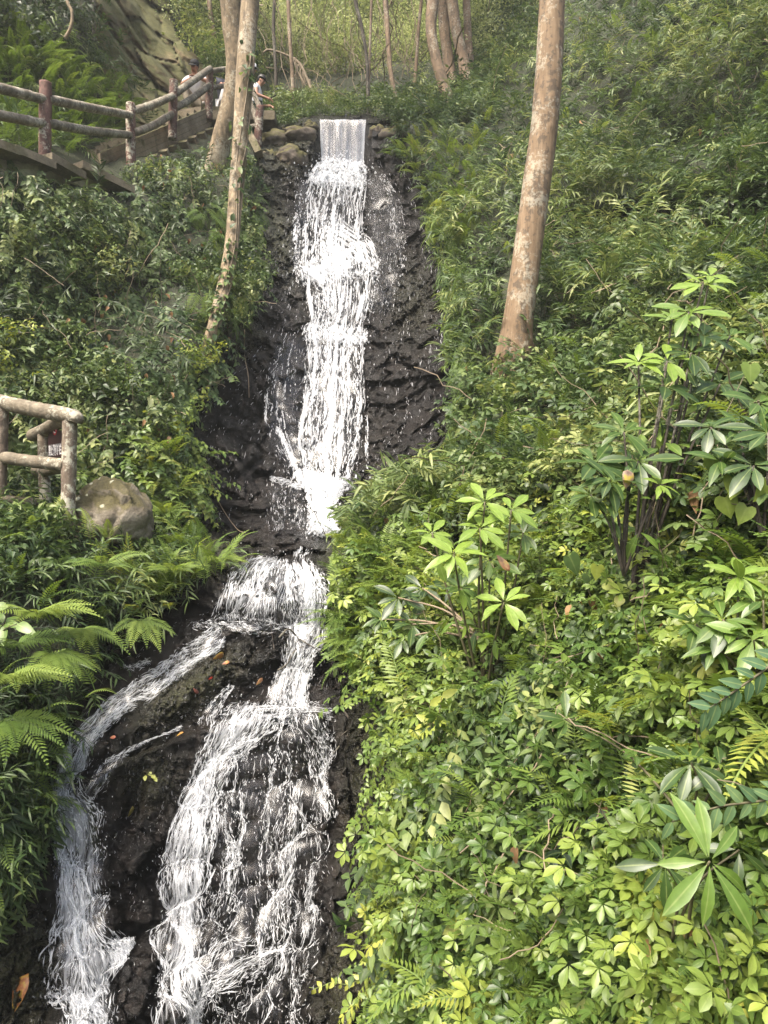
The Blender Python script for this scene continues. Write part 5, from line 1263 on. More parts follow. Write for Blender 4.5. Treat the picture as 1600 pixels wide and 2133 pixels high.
# ------------------------------------------------------------------ people on the stairs
def skin(nodes, edges, root, levels=2):
    """a smooth surface grown round a skeleton; nodes {name: (xyz, radius)}; returns vertices, faces"""
    ks = list(nodes); me = bpy.data.meshes.new('skeleton')
    me.from_pydata([tuple(map(float, nodes[k][0])) for k in ks], [(ks.index(a), ks.index(b)) for a, b in edges], [])
    o = bpy.data.objects.new('skeleton', me); COL.objects.link(o)
    m = o.modifiers.new('s', 'SKIN'); m.use_smooth_shade = True
    sv = me.skin_vertices[0].data
    for i, k in enumerate(ks):
        r = nodes[k][1]; sv[i].radius = (r, r) if not isinstance(r, tuple) else r; sv[i].use_root = (k == root)
    s = o.modifiers.new('d', 'SUBSURF'); s.levels = levels; s.render_levels = levels
    bpy.context.view_layer.update()
    ev = bpy.data.meshes.new_from_object(o.evaluated_get(bpy.context.evaluated_depsgraph_get()))
    bpy.data.objects.remove(o); bpy.data.meshes.remove(me)
    return ev

def mesh_obj(me, name, mat, parent):
    me.materials.clear(); me.materials.append(mat); me.polygons.foreach_set('use_smooth', [True] * len(me.polygons))
    o = bpy.data.objects.new(name, me); COL.objects.link(o); o.parent = parent; return o

M_skin = mat_plain('skin', (.46, .24, .155), .55, 20, .12)
M_black = mat_plain('black_cloth', (.014, .014, .016), .85, 30, .3)
M_tee = mat_plain('white_cotton', (.70, .70, .71), .85, 18, .18)
M_khaki = mat_plain('khaki_cloth', (.40, .335, .25), .9, 18, .3)
M_navy = mat_plain('navy_cloth', (.026, .028, .046), .85, 18, .35)
M_green = mat_plain('dark_green_cloth', (.020, .040, .034), .85, 18, .3)
M_hair = mat_plain('black_hair', (.012, .010, .009), .5, 60, .4)
M_shoe = mat_plain('pale_shoe', (.48, .45, .40), .6, 20, .2)
M_phone = mat_plain('phone_black', (.012, .012, .014), .2, 10, .1)

def person(label, loc, J, shirt, trousers, hat=None, sleeve=.55, face=(0, -1, 0), hold=None, group='visitors on the upper path'):
    """J: joints in metres from the point the feet stand on"""
    o = thing('person', label, 'person', loc, group)
    J = {k: np.array(v, float) for k, v in J.items()}
    f = nrm(np.array(face, float)); up = nrm(J['head'] - J['neck']); s = nrm(np.cross(f, up)); f = np.cross(up, s)
    N = {'pelvis': (J['pelvis'], .115), 'waist': ((J['pelvis'] + J['chest']) / 2, .105), 'chest': (J['chest'], .125), 'neck': (J['neck'], .052), 'skull': (J['head'] - up * .02, .078), 'crown': (J['head'] + up * .055, .075)}
    E = [('pelvis', 'waist'), ('waist', 'chest'), ('chest', 'neck'), ('neck', 'skull'), ('skull', 'crown')]
    N['jaw'] = (J['head'] - up * .065 + f * .045, .038); E.append(('skull', 'jaw'))
    for q in 'LR':
        for a, r in (('sh', .056), ('el', .042), ('wr', .029), ('hip', .085), ('kn', .060), ('an', .040), ('toe', .033)): N[a + q] = (J[a + q], r)
        E += [('chest', 'sh' + q), ('sh' + q, 'el' + q), ('el' + q, 'wr' + q), ('pelvis', 'hip' + q), ('hip' + q, 'kn' + q), ('kn' + q, 'an' + q), ('an' + q, 'toe' + q)]
        d = nrm(J['wr' + q] - J['el' + q]); N['palm' + q] = (J['wr' + q] + d * .075, (.036, .020)); E.append(('wr' + q, 'palm' + q))
    body = skin(N, E, 'pelvis')
    bm = bmesh.new(); bm.from_mesh(body)
    def ball(c, r, sc=(1, 1, 1)):
        Mx = Matrix.Translation(Vector(c)) @ Matrix((s, f, up)).transposed().to_4x4() @ Matrix.Diagonal((*sc, 1))
        bmesh.ops.create_icosphere(bm, subdivisions=2, radius=r, matrix=Mx)
    ball(J['head'] + f * .095 - up * .012, .017, (.8, 1.1, 1.5))                      # nose
    for k in (-1, 1): ball(J['head'] + s * k * .078 - up * .01, .026, (.35, .7, 1.2))   # ears
    ball(J['head'] + f * .082 - up * .055, .018, (1.5, .6, .5))                        # lips
    for q in 'LR':                                                                   # four fingers and a thumb on each hand
        d = nrm(J['wr' + q] - J['el' + q]); pc = J['wr' + q] + d * .085; sd = nrm(np.cross(d, UPV + .01)); dn = np.cross(sd, d)
        for i, (l, w) in enumerate(((.068, -.027), (.078, -.009), (.072, .009), (.056, .026))):
            b = pc + sd * w; p1 = b + d * l * .5 - dn * .008; p2 = p1 + d * l * .38 - dn * .022; p3 = p2 + d * l * .12 - dn * .022
            t = MB().tube([b - d * .02, p1, p2, p3], [.0095, .009, .008, .006], 6); base = [bm.verts.new(v) for v in np.concatenate(t.v)]
            for q_ in t.q[0]: bm.faces.new([base[int(z)] for z in q_])
        th = pc - d * .055 - sd * .032; t = MB().tube([th, th - sd * .025 + d * .030 - dn * .01, th - sd * .022 + d * .058 - dn * .018], [.011, .0095, .007], 6)
        base = [bm.verts.new(v) for v in np.concatenate(t.v)]
        for q_ in t.q[0]: bm.faces.new([base[int(z)] for z in q_])
    bm.to_mesh(body); bm.free()
    mesh_obj(body, 'body', M_skin, o)
    for k in (-1, 1):
        e = bmesh.new(); bmesh.ops.create_icosphere(e, subdivisions=2, radius=.013, matrix=Matrix.Translation(Vector(J['head'] + f * .079 + s * k * .031 + up * .012))); bm_obj(e, 'eye', M_black, o)
    S = {'pelvis': (J['pelvis'] + (J['chest'] - J['pelvis']) * .08, .148), 'waist': ((J['pelvis'] + J['chest']) / 2, .138), 'chest': (J['chest'], .150), 'collar': (J['chest'] + (J['neck'] - J['chest']) * .75, .075)}
    ES = [('pelvis', 'waist'), ('waist', 'chest'), ('chest', 'collar')]
    for q in 'LR':
        S['sh' + q] = (J['sh' + q], .076); S['cuff' + q] = (J['sh' + q] + (J['el' + q] - J['sh' + q]) * sleeve, .066); ES += [('chest', 'sh' + q), ('sh' + q, 'cuff' + q)]
    mesh_obj(skin(S, ES, 'pelvis'), 'shirt', shirt, o)
    Tn = {'pelvis': (J['pelvis'], .138)}; ET = []
    for q in 'LR':
        Tn['hip' + q] = (J['hip' + q], .105); Tn['kn' + q] = (J['kn' + q], .085); Tn['hem' + q] = (J['an' + q] + (J['kn' + q] - J['an' + q]) * .10, .072)
        ET += [('pelvis', 'hip' + q), ('hip' + q, 'kn' + q), ('kn' + q, 'hem' + q)]
    mesh_obj(skin(Tn, ET, 'pelvis'), 'trousers', trousers, o)
    for q in 'LR':
        mesh_obj(skin({'heel': (J['an' + q] - [0, 0, .03], .048), 'ball': (J['toe' + q], .045), 'tip': (J['toe' + q] + nrm(J['toe' + q] - J['an' + q]) * .05, .034)}, [('heel', 'ball'), ('ball', 'tip')], 'heel'), 'shoe', M_shoe, o)
    b2 = bmesh.new(); bmesh.ops.create_icosphere(b2, subdivisions=3, radius=.105, matrix=Matrix.Translation(Vector(J['head'] + up * .03 - f * .012)) @ Matrix((s, f, up)).transposed().to_4x4() @ Matrix.Diagonal((.92, 1.08, 1.05, 1)))
    c0 = Vector(J['head']); dl = [v for v in b2.verts if (v.co - c0).dot(Vector(up)) < .035 and (v.co - c0).dot(Vector(f)) > -.03 or (v.co - c0).dot(Vector(up)) < -.05]
    bmesh.ops.delete(b2, geom=dl, context='VERTS'); bm_obj(b2, 'hair', M_hair, o)
    if hat:
        b3 = bmesh.new(); bmesh.ops.create_icosphere(b3, subdivisions=3, radius=.113, matrix=Matrix.Translation(Vector(J['head'] + up * .045 - f * .008)) @ Matrix((s, f, up)).transposed().to_4x4() @ Matrix.Diagonal((.94, 1.08, 1.0, 1)))
        bmesh.ops.delete(b3, geom=[v for v in b3.verts if (v.co - c0).dot(Vector(up)) < .045], context='VERTS')
        h = bm_obj(b3, 'cap', hat, o); h.modifiers.new('thick', 'SOLIDIFY').thickness = .006
        V = []; n = 12
        for a in np.linspace(-1.15, 1.15, n):
            for rr_ in (.095, .185): V.append(J['head'] + up * (.052 - (rr_ - .09) * .25) + s * math.sin(a) * min(rr_, .13) * .95 + f * math.cos(a) * rr_)
        br = build('brim', V, np.array([(2*i, 2*i+1, 2*i+3, 2*i+2) for i in range(n - 1)]), hat, h); br.modifiers.new('thick', 'SOLIDIFY').thickness = .006
    return o

# seated man in white, leaning forward on his knees
p1 = P(410, 229, 17.35)
person('person in a white T-shirt, black cap and khaki trousers sitting on the stairs, leaning forward', p1,
       dict(pelvis=(-.02, .33, .30), chest=(-.06, .10, .66), neck=(-.05, -.02, .80), head=(-.03, -.09, .925), shL=(-.25, .08, .73), elL=(-.30, -.14, .50), wrL=(-.10, -.30, .52), shR=(.15, .06, .73), elR=(.26, -.16, .56), wrR=(.06, -.30, .58),
            hipL=(-.12, .29, .30), knL=(-.27, -.08, .47), anL=(-.17, -.06, .09), toeL=(-.20, -.22, .045), hipR=(.08, .29, .30), knR=(.20, -.06, .46), anR=(.17, -.05, .09), toeR=(.20, -.21, .045)),
       M_tee, M_khaki, M_black, .62, (-.25, -1, -.35))
p2 = P(462, 231, 17.7)
person('person in a navy top and white trousers sitting hunched behind the mottled tree trunk', p2,
       dict(pelvis=(-.02, .28, .24), chest=(.02, .22, .66), neck=(.13, .17, .82), head=(.24, .12, .92), shL=(-.10, .10, .76), elL=(.05, -.16, .50), wrL=(.28, -.18, .46), shR=(.10, .40, .76), elR=(.30, .30, .50), wrR=(.42, .12, .48),
            hipL=(-.04, .16, .22), knL=(.12, -.16, .44), anL=(.02, -.10, .09), toeL=(.14, -.14, .045), hipR=(.04, .36, .22), knR=(.34, .14, .46), anR=(.26, .10, .09), toeR=(.36, .06, .045)),
       M_navy, M_tee, None, .8, (.9, -.4, -.3))
p3 = P(541, 305, 18.0)
person('person in a white T-shirt holding out a phone beside the fence post at the falls', p3,
       dict(pelvis=(-.05, .0, .88), chest=(-.07, .0, 1.22), neck=(-.02, .0, 1.41), head=(.05, -.02, 1.53), shL=(-.06, -.18, 1.33), elL=(-.03, -.26, 1.08), wrL=(.20, -.22, 1.02), shR=(-.06, .17, 1.33), elR=(.02, .22, 1.06), wrR=(.20, .10, 1.00),
            hipL=(-.05, -.09, .86), knL=(.0, -.10, .48), anL=(-.04, -.10, .09), toeL=(.09, -.10, .045), hipR=(-.05, .09, .86), knR=(.0, .10, .48), anR=(-.04, .10, .09), toeR=(.09, .10, .045)),
       M_tee, M_green, None, .5, (1, -.25, -.35))
ph = P(541, 305, 18.0) + np.array([.345, -.20, 1.055]); d_ = nrm(np.array([.8, -.1, .45])); e_ = nrm(np.cross(d_, [0, 1, .2])); g_ = np.cross(d_, e_)
po = thing('mobile_phone', 'dark mobile phone held out in the hand of the person by the fence post', 'phone', ph)
MB().box((0, 0, 0), d_ * .075, g_ * .036, e_ * .004).build('phone_body', M_phone, po, False); MB().box(e_ * .0048, d_ * .070, g_ * .033, e_ * .0006).build('screen', mat_plain('glass_screen', (.05, .06, .08), .08, 5, .1), po, False)
bg_ = P(539, 214, 17.9); bo = thing('waist_bag', 'small black bag at the waist of the person holding a phone', 'bag', bg_)
bb = bmesh.new(); bmesh.ops.create_cube(bb, size=1, matrix=Matrix.Diagonal((.13, .09, .13, 1))); bmesh.ops.bevel(bb, geom=bb.edges[:], offset=.025, segments=2, affect='EDGES'); bm_obj(bb, 'pouch', M_black, bo)
MB().tube(spline([(-.03, 0, .05), (-.10, -.03, .25), (-.12, .02, .40)], 12), .010, 6).build('strap', M_black, bo)
p4 = P(521, 262, 18.6)
person('person in a white cap and black top standing behind the vine wrapped trunk', p4,
       dict(pelvis=(0, 0, .80), chest=(0, 0, 1.10), neck=(.03, 0, 1.25), head=(.06, -.01, 1.36), shL=(0, -.17, 1.19), elL=(.02, -.21, .95), wrL=(.10, -.16, .78), shR=(0, .17, 1.19), elR=(.02, .21, .95), wrR=(.10, .16, .78),
            hipL=(0, -.09, .78), knL=(.02, -.09, .44), anL=(0, -.09, .09), toeL=(.11, -.09, .045), hipR=(0, .09, .78), knR=(.02, .09, .44), anR=(0, .09, .09), toeR=(.11, .09, .045)),
       M_black, M_tee, M_tee, .6, (1, -.2, -.2))

# ------------------------------------------------------------------ single plants that can be told apart
whL = [t_whorl(8, .17, .055, (-.15, .45)), t_whorl(7, .18, .06, (-.25, .35)), t_whorl(9, .16, .048, (-.1, .6), 'lance')]
def plant(name, label, base, tips, mat, cat='plant', stem_r=.008, along=0, aT=None, group=None, smat=None):
    """base (px,py,Y); tips: (px, py, Y, template, scale, tint[, tilt]) leaves at the end of a stem"""
    b = P(*base); o = thing(name, label, cat, b, group); mb = MB(); parts = []
    for tp in tips:
        px, py, Y, t, sc, ti = tp[:6]; e = P(px, py, Y); mid = (b + e) / 2 + np.array([RNG.uniform(-.05, .05), -.03, .06])
        c = spline([b, mid, e], 14); mb.tube(c - b, np.linspace(stem_r, stem_r * .5, 14), 6)
        f = nrm(e - c[-4]) * .3 + np.array([RNG.uniform(-.6, .6), -.75, .15]); up = np.array([RNG.uniform(-.2, .2), -.55, .85])
        if len(tp) > 6: up = np.array(tp[6], float)
        Rm = frames(np.cross(np.cross(up, f), up)[None], up[None])
        parts.append(place(t, (e - b)[None], Rm, np.array([sc]), np.array([ti])))
        if along:
            i = RNG.integers(5, 13, along); pp = c[i] - b
            parts.append(place(aT or leafs[0], pp, frames(RNG.normal(0, 1, (along, 3)) + [0, -.6, .1], UPV + RNG.normal(0, .3, (along, 3)) + [0, -.4, 0]), RNG.uniform(.7, 1.2, along), np.clip(ti + RNG.uniform(-.35, .1, along), 0, 1)))
    mb.build('stem', smat or M_stem, o, off=(0, 0, 0)); V, F, Aa = join(parts); build('foliage', V, F, mat, o, True, attrs=Aa)
    return o
M_big = leaf_mat('leaf_big_lime', [(0, (.022, .045, .014)), (.3, (.05, .095, .022)), (.6, (.11, .19, .032)), (1, (.21, .31, .05))], .38, .32, .5, .55)
lf_ = T().add(*blade(.15, .055, 5, 'obov', .12, .3, .02)).fin()
plant('whorled_shrub', 'bright lime shrub with whorls of long leaves rising above the ferns right of the ledge', (1010, 1480, 5.3),
      [(1010,1045,5.1,whL[0],1.25,.95),(1065,1062,5.25,whL[1],1.1,.8),(945,1155,4.9,whL[2],1.35,1.0),(1050,1255,4.8,whL[0],1.25,.95),(900,1110,5.2,whL[1],.9,.9),(1020,1165,5.2,whL[1],1.2,.55),(1090,1110,5.3,whL[0],1.1,.35),(960,1225,5.2,whL[2],1.1,.4),(1000,1100,5.0,whL[1],1.1,.9)], M_big, 'shrub', .011, 3, lf_)
plant('whorled_shrub', 'dark leaved side branch of a shrub reaching left over the ferns toward the cascade', (1010, 1335, 5.5),
      [(830,1245,5.9,whL[1],1.15,.18),(860,1300,5.8,whL[0],1.15,.28),(795,1290,6.0,whL[2],1.0,.3),(880,1225,6.0,whL[1],1.1,.15),(840,1330,5.8,whL[1],.9,.35)], M_big, 'shrub', .011, 3, lf_, smat=M_twig)
plant('whorled_shrub', 'tall shrub with bright top whorls and dark glossy lower leaves on the right slope', (1310, 1300, 4.6),
      [(1465,592,4.9,whL[0],1.25,.95),(1480,575,5.0,whL[1],.9,1.0),(1435,650,4.8,whL[1],1.2,.7),(1400,665,4.9,whL[2],1.1,.8),(1390,752,4.7,whL[0],1.2,.9),(1330,755,4.7,whL[2],1.1,.95),(1385,805,4.6,whL[1],1.25,.2),(1440,735,4.7,whL[0],1.3,.15),(1500,800,4.7,whL[1],1.2,.2),(1465,700,4.8,whL[1],1.3,.25),(1520,700,4.9,whL[0],1.1,.5)], M_big, 'shrub', .012, 4, lf_, smat=M_barkD)
plant('whorled_shrub', 'dark stemmed shrub with broad dark leaves beside a dry brown leaf on the right', (1300, 1200, 4.4),
      [(1240,965,4.4,whL[1],1.3,.3),(1300,900,4.5,whL[0],1.2,.35),(1270,1000,4.3,whL[2],1.2,.2),(1330,960,4.4,whL[1],1.2,.3),(1375,1010,4.3,whL[2],.75,.85),(1230,1030,4.4,whL[0],1.0,.35)], M_big, 'shrub', .010, 3, lf_, smat=M_barkD)
plant('whorled_shrub', 'dark green shrub with pointed leaves at the right edge below the tall shrub', (1590, 1120, 3.9),
      [(1540,900,4.1,whL[0],1.2,.35),(1580,840,4.2,whL[1],1.2,.45),(1500,960,4.0,whL[2],1.2,.3),(1570,970,3.9,whL[1],1.2,.25),(1600,900,4.0,whL[0],1.2,.3),(1480,890,4.1,whL[1],1.0,.2)], M_big, 'shrub', .010, 3, lf_, smat=M_barkD)
plant('whorled_shrub', 'rosette shrub with mid green pointed whorls at the right edge above the drooping branch', (1570, 1480, 3.3),
      [(1540,1200,3.4,whL[2],1.0,.85),(1505,1290,3.3,whL[0],.95,.5),(1570,1330,3.2,whL[1],1.0,.75),(1490,1350,3.3,whL[2],.9,.45),(1590,1250,3.3,whL[0],.9,.4),(1450,1300,3.4,whL[1],.8,.4)], M_big, 'shrub', .009, 2, lf_)
plant('palm_leaf_seedling', 'large fan of eight pale green leaves standing out at the lower right', (1430, 1960, 2.75), [(1478, 1795, 2.48, t_whorl(8, .205, .052, (-.35, .25)), 1.0, .62, (.05, -.85, .5))], M_big, 'plant', .008)
plant('palm_leaf_seedling', 'darker fan of drooping leaves just left of the large pale fan', (1400, 1960, 2.8), [(1385, 1800, 2.7, t_whorl(7, .15, .045, (-.5, .1)), 1.0, .25, (.0, -.7, .7)), (1540, 1770, 2.7, t_whorl(5, .13, .045, (-.3, .2)), 1.0, .25)], M_big, 'plant', .007)
plant('palm_leaf_seedling', 'dark glossy whorl of leaves at the right between the drooping branches', (1440, 1720, 3.0), [(1440, 1590, 2.9, t_whorl(8, .15, .05, (-.3, .3)), 1.0, .22), (1500, 1600, 2.9, t_whorl(6, .15, .05, (-.3, .3)), .9, .2), (1180, 1500, 4.0, t_whorl(7, .14, .05), 1.0, .3)], M_big, 'plant', .007)
plant('yellow_leaf_sprig', 'sprig of upright yellow green leaves at the left edge of the creeper', (925, 1640, 5.0), [(895+dx, 1470+dy, 5.0, T().add(*blade(.12, .055, 5, 'ovate', .12, .15)).fin(), 1.0, .95, (.1*s_, -.95, .3)) for dx, dy, s_ in ((0,0,1),(25,-18,-1),(5,35,-1),(38,20,1),(28,62,1),(52,55,-1),(25,90,-1),(50,100,1))], M_lime, 'plant', .005)
plant('yellow_leaf_sprig', 'low plant with two large yellow leaves near the bottom of the slope', (1000, 2080, 4.0), [(975,1915,3.95,T().add(*blade(.15, .085, 5, 'ovate', .1, .2)).fin(),1.0,1.0,(.1,-.8,.6)),(1010,1965,3.9,T().add(*blade(.14, .06, 5, 'ovate', .1, .2)).fin(),1.0,.98,(-.2,-.8,.6)),(930,1960,4.0,lf_,1.0,.5),(1040,1930,4.0,lf_,1.0,.5)], M_lime, 'plant', .005)
plant('broad_leaf_plant', 'plant with smooth broad bright leaves at the left edge above the ferns', (0, 1360, 5.9), [(20,1262,5.8,T().add(*blade(.20, .09, 5, 'ovate', .1, .25)).fin(),1.0,.75,(.3,-.7,.7)),(35,1300,5.7,T().add(*blade(.20, .085, 5, 'ovate', .1, .3)).fin(),1.0,.7,(-.3,-.7,.7)),(8,1300,5.8,t_whorl(5, .17, .08, (-.3, .4), 'ovate'),1.0,.6)], M_big, 'plant', .007)
# drooping branches that come in from the right
def leafy_branch(label, pts, n, L, W, ti, mat, r=.006):
    p = spline([P(*q) for q in pts], 60); o = thing('leafy_branch', label, 'branch', p[0]); MB().tube(p - p[0], np.linspace(r, r * .4, 60), 6).build('stem', M_stem, o)
    t = T().add(*blade(L, W, 5, 'ovate', .10, .15)).fin(); i = np.linspace(6, 59, n).astype(int); tg = nrm(np.gradient(p, axis=0))[i]
    sd = nrm(np.cross(tg, [0, 1, 0])) * np.where(np.arange(n) % 2, 1, -1)[:, None]
    V, F, Aa = join([place(t, p[i] - p[0], frames(tg * .7 + sd * .9 + RNG.normal(0, .12, (n, 3)), np.array([0, -1., .5]) + RNG.normal(0, .15, (n, 3))), RNG.uniform(.75, 1.1, n), np.clip(ti + RNG.normal(0, .06, n), 0, 1))])
    build('foliage', V, F, mat, o, True, attrs=Aa)
M_blue = leaf_mat('leaf_blue_green', [(0, (.03, .07, .03)), (.5, (.075, .145, .065)), (1, (.16, .24, .09))], .5, .25, .4, .5)
leafy_branch('drooping branch with blue green oval leaves at the right edge, the upper one', [(1680,1330,2.5),(1600,1390,2.5),(1530,1440,2.5),(1470,1480,2.5)], 16, .095, .042, .5, M_blue)
leafy_branch('drooping branch with green oval leaves at the right edge above the pale leaf fan', [(1690,1630,2.6),(1600,1665,2.6),(1500,1680,2.6),(1400,1712,2.6)], 18, .085, .036, .7, M_blue)
def vine_of_hearts(label, pts, s0, ti, mat):
    o = thing('heart_leaf_vine', label, 'vine', P(*pts[0])); b = P(*pts[0]); p = np.array([P(*q) for q in pts]) - b; mb = MB().tube(spline(p, 30), .003, 6); mb.build('stem', M_stem, o)
    n = len(p); t = T().add(*heart(s0, s0 * .95)).fin()
    V, F, Aa = join([place(t, p + RNG.normal(0, .01, (n, 3)) + [0, -.03, 0], frames(np.array([0, -.25, -1]) + RNG.normal(0, .35, (n, 3)), np.array([0, -1, .35]) + RNG.normal(0, .25, (n, 3))), RNG.uniform(.75, 1.2, n), np.clip(ti + RNG.normal(0, .08, n), 0, 1))])
    build('foliage', V, F, mat, o, True, attrs=Aa)
vine_of_hearts('chain of bright yellow green heart leaves hanging over the creeper', [(1245,1180,4.6),(1258,1205,4.6),(1285,1240,4.6),(1275,1262,4.6),(1305,1275,4.55),(1318,1300,4.55),(1290,1322,4.5),(1322,1330,4.5),(1345,1345,4.5)], .085, .95, M_lime)
vine_of_hearts('pair of large heart leaves on the slope right of the fan shaped seedlings', [(1365,1540,3.6),(1395,1560,3.6),(1385,1510,3.6),(1330,1490,3.7)], .085, .8, M_lime)
vine_of_hearts('group of dull grey green heart leaves in the middle of the right slope', [(1180,1165,4.9),(1210,1190,4.9),(1230,1240,4.85),(1260,1290,4.8),(1300,1150,4.8),(1340,1310,4.6),(1330,1390,4.5),(1290,1400,4.6),(1225,1310,4.8)], .12, .45, M_leaf)
vine_of_hearts('heart leaves climbing at the upper right edge beside the shrub', [(1520,1000,4.0),(1500,1040,4.0),(1560,1050,3.9),(1590,1010,3.9),(1480,960,4.1),(1560,760,4.4)], .11, .7, M_lime)
plant('rock_sprout', 'tiny bright green sprout growing alone on the wet boulder', (310, 1626, 6.0), [(303,1615,5.95,T().add(*blade(.05, .035, 3, 'ovate', .1, .2)).fin(),1,1.0),(316,1614,5.95,T().add(*blade(.05, .035, 3, 'ovate', .1, .2)).fin(),1,1.0),(310,1608,5.97,T().add(*blade(.045, .035, 3, 'ovate', .1, .2)).fin(),1,.95),(322,1620,5.95,T().add(*blade(.045, .03, 3, 'ovate', .1, .2)).fin(),1,.95)], M_lime, 'plant', .003)

# ferns with fronds as parts
frN = [t_frond(20, 1.0, .27, 3, arch=.42), t_frond(18, 1.0, .25, 3, arch=.55)]
def frond_mesh(t, mat, tint, nm):
    o = build(nm, t.v, t.f, mat, None, True, attrs={'rib': t.r, 'tint': np.clip(tint + t.t, 0, 1)}); me = o.data; bpy.data.objects.remove(o); return me
FRM = {(k, q): frond_mesh(frN[k], M_fern, q, 'frond') for k in (0, 1) for q in (.25, .45, .65, .85)}
def fern(label, base, n, L, tint, main=(0, -1, .2), spread=1.3, tilt=.3, group='large ferns'):
    b = P(*base); o = thing('fern', label, 'fern', b, group); m = nrm(np.array(main, float)); sd = nrm(np.cross(m, UPV))
    for i in range(n):
        a = (i / max(1, n - 1) - .5) * 2 * spread + random.uniform(-.12, .12); f = m * math.cos(a) + sd * math.sin(a) + UPV * (tilt + random.uniform(-.15, .2)); up = UPV * .9 + m * .5
        F_ = frames(f[None], up[None])[0]; l = L * random.uniform(.75, 1.12)
        q = min((.25, .45, .65, .85), key=lambda z: abs(z - tint - random.uniform(-.14, .14)))
        fo = bpy.data.objects.new('frond', FRM[(i % 2, q)]); COL.objects.link(fo); fo.parent = o
        fo.matrix_local = Matrix((F_ * l).tolist()).to_4x4()
random.seed(3)
fern('large bright green fern at the left edge with feathery fronds spreading over the wet rock', (15, 1415, 5.15), 12, .42, .80, (.75, -.75, .1), 1.5, .15)
fern('arching yellow green fern at the left, between the bright fern and the shrub above it', (75, 1285, 5.6), 11, .42, .9, (.8, -.6, .1), 1.1, .30)
fern('dull yellow fern hanging over the rock edge at the end of the left bank', (165, 1310, 5.9), 9, .40, .75, (.7, -.7, -.2), .9, .0)
fern('olive fern with drooping fronds under the yellow green fern on the left', (110, 1360, 5.55), 10, .38, .68, (.8, -.6, -.3), .9, .0)
fern('fern with short light fronds among the bushes below the fence post', (215, 1180, 6.5), 7, .36, .55, (.3, -.9, .1), 1.5, .3)
fern('second bright fern just below the large one, its fronds pointing down along the rock', (10, 1500, 5.1), 8, .44, .60, (.8, -.6, -.2), 1.1, .0)
fern('dark green fern under the broad leaf plant at the left edge', (20, 1350, 5.5), 7, .42, .35, (.8, -.7, .1), 1.2, .15)
fern('yellowish fern hanging from the ledge edge nearest the cascade on the left', (290, 1290, 6.75), 7, .36, .72, (.5, -.8, -.3), 1.0, -.1)
fern('fern with bright fronds among the bamboo on the ledge left of the cascade', (360, 1190, 7.2), 8, .34, .75, (.2, -.9, .1), 1.5, .2)
fern('small lime fern at the end of the ledge right beside the cascade', (455, 1165, 7.6), 7, .28, .85, (.3, -.9, .0), 1.4, .1)
fern('light green fern against the right side of the lichen spotted boulder', (345, 1075, 8.3), 7, .36, .80, (.3, -.9, .3), 1.5, .5)
fern('small upright fern in front of the lichen spotted boulder', (228, 1125, 7.3), 5, .24, .85, (.0, -.8, .8), 1.2, .9)
fern('feathery pale fern at the left edge of the creeper above the wet rock', (885, 1660, 4.85), 7, .36, .72, (-.3, -.9, .5), 1.3, .7)
fern('fern with lacy fronds low in the middle of the near right slope', (1130, 2060, 3.45), 8, .34, .55, (-.1, -.9, .5), 1.4, .6)
fern('fern with broad soft fronds in the bottom right corner', (1540, 2120, 2.7), 8, .34, .48, (-.1, -.9, .5), 1.4, .5)
fern('narrow upright fern between the creeper and the pale leaf fan', (1165, 1900, 3.6), 5, .34, .60, (.0, -.8, .8), 1.1, .7)
fern('delicate yellow green fern at the top of the right bank beside the ledge', (815, 1230, 6.9), 8, .42, .70, (-.4, -.9, .2), 1.4, .25)
fern('yellow green fern dipping toward the cascade from the right bank', (740, 1330, 6.8), 7, .42, .78, (-.5, -.8, .0), 1.2, .1)
fern('yellow fern half hidden in creeper in the middle of the near right slope', (1010, 1800, 4.2), 6, .32, .85, (.0, -.8, .5), 1.3, .6)
fern('small yellow fern low on the slope beside the two large yellow leaves', (905, 1830, 4.7), 6, .30, .85, (-.2, -.8, .4), 1.3, .5)
fern('soft green fern spray on the bank right of the base of the upper fall', (800, 1110, 8.4), 7, .46, .60, (-.2, -.9, .3), 1.5, .4)

# fallen and dying leaves
def dead_leaf(label, pos, nv, ang, L, W, col, seed, group='fallen leaves on the wet rock'):
    v, f, r = blade(L, W, 6, 'ovate', .22, .12, .03); n = nrm(np.array(nv, float)); x = nrm(np.cross(n, [0, 0, 1.])); y = np.cross(n, x)
    d = x * math.cos(ang) + y * math.sin(ang); Rm = frames(d[None], n[None]); k = NT('fallen_leaf_%s' % 'abcdefghijklmn'[seed]); g = k.noise(22, k.pos(), 4)
    c = k.ramp(g, [(.35, tuple(q * .5 for q in col)), (.5, col), (.68, (.42, .33, .05) if col[1] > .1 else col)]); m = k.done(k.n('BsdfPrincipled', {'Base Color': c, 'Roughness': .45}).outputs[0])
    V = (v - [L / 2, 0, 0]) @ Rm[0].T; o = build('fallen_leaf', V, f, m); o.location = Vector([float(q) for q in pos]); o.modifiers.new('thick', 'SOLIDIFY').thickness = .0008
    tag(o, label, 'leaf', group)
rn = lambda px, py: RG.at(RN, np.array([float(px)]), np.array([float(py)]))[0]
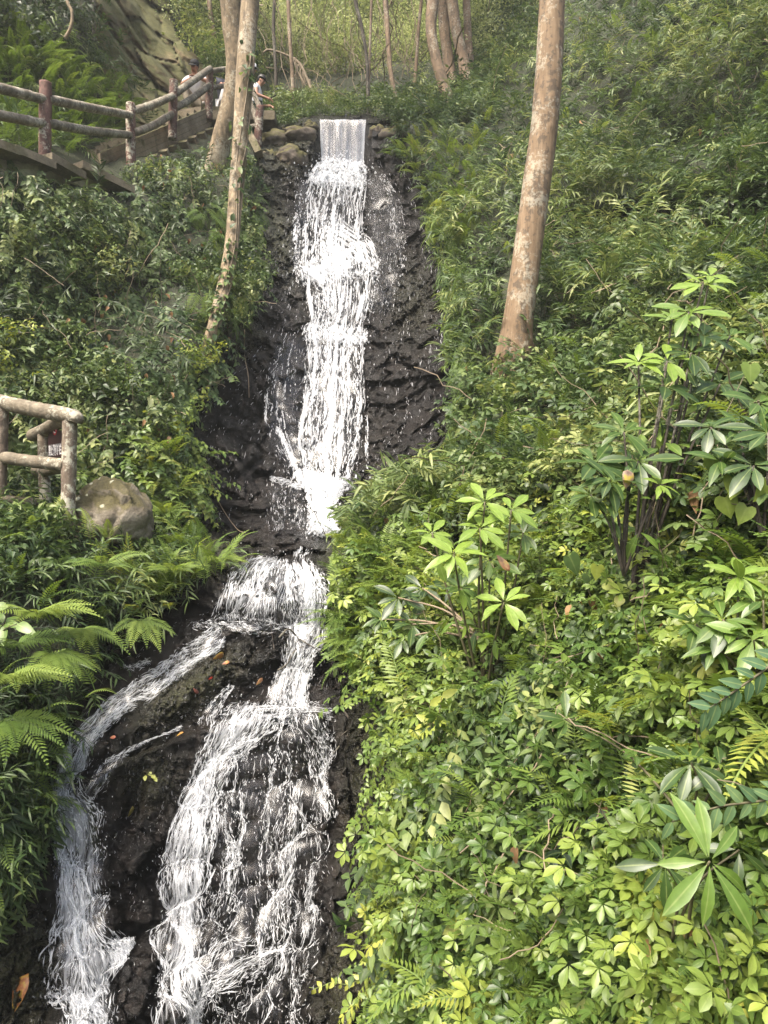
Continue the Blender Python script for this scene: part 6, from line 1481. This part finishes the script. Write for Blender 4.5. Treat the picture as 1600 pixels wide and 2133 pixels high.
for i, (px, py, a, L, c, lb) in enumerate([
    (46, 2070, 1.35, .26, (.34, .13, .04), 'large orange and yellow dead leaf on the rock in the bottom left corner'),
    (437, 1409, .6, .045, (.45, .05, .03), 'small red leaf on the boulder under the fallen branch'),
    (467, 1386, .2, .075, (.36, .15, .07), 'pale orange leaf on the boulder just below the left stream'),
    (449, 1367, .3, .13, (.26, .12, .035), 'broad tawny leaf high on the rounded boulder'),
    (536, 1419, .8, .085, (.34, .17, .08), 'orange brown leaf on the wet rock left of the right stream'),
    (240, 1539, .2, .06, (.45, .12, .10), 'pink red leaf on the boulder beside the left stream'),
    (264, 1688, 1.4, .10, (.42, .34, .09), 'yellow leaf stuck upright on the boulder face'),
    (378, 1537, .9, .07, (.36, .17, .05), 'small orange leaf on the ledge line of the boulder'),
    (405, 1435, -.8, .07, (.22, .08, .06), 'dull maroon leaf low on the boulder beside the small spout')]):
    nn = rn(px, py); dead_leaf(lb, lay(px, py, .035), nn + np.array([0, -.4, 0]), a, L, L * .42, c, i)
dead_leaf('curled dry brown leaf hanging in the dark stemmed shrub', P(1306, 998, 4.25), (.2, -1, .2), 1.4, .11, .07, (.27, .185, .13), 9, 'dry leaves caught on the right slope')
dead_leaf('brown dry leaf hanging below the drooping green branch', P(1460, 1710, 2.75), (.2, -1, .1), -1.3, .09, .06, (.30, .17, .08), 10, 'dry leaves caught on the right slope')
dead_leaf('dry brown leaf under the bright whorled shrub', P(1048, 1172, 5.0), (-.2, -1, .2), -.9, .14, .05, (.28, .14, .07), 11, 'dry leaves caught on the right slope')
dead_leaf('crumpled brown leaf low on the right between the small plants', P(1435, 1950, 2.8), (.1, -1, .3), -1.1, .08, .05, (.32, .19, .08), 12, 'dry leaves caught on the right slope')

# ------------------------------------------------------------------ the air of the valley
HAZE = 0.0014
if HAZE:
    k = NT('haze'); vs_ = k.n('VolumePrincipled', {'Color': (.93, .96, .90, 1), 'Density': HAZE, 'Anisotropy': .2}); k.t.links.new(vs_.outputs[0], k.out.inputs['Volume'])
    tag(MB().box((0, 36, 9), (75, 0, 0), (0, 44, 0), (0, 0, 22)).build('haze', k.m, None, False), 'thin pale mist in the valley', 'haze', kind='stuff')
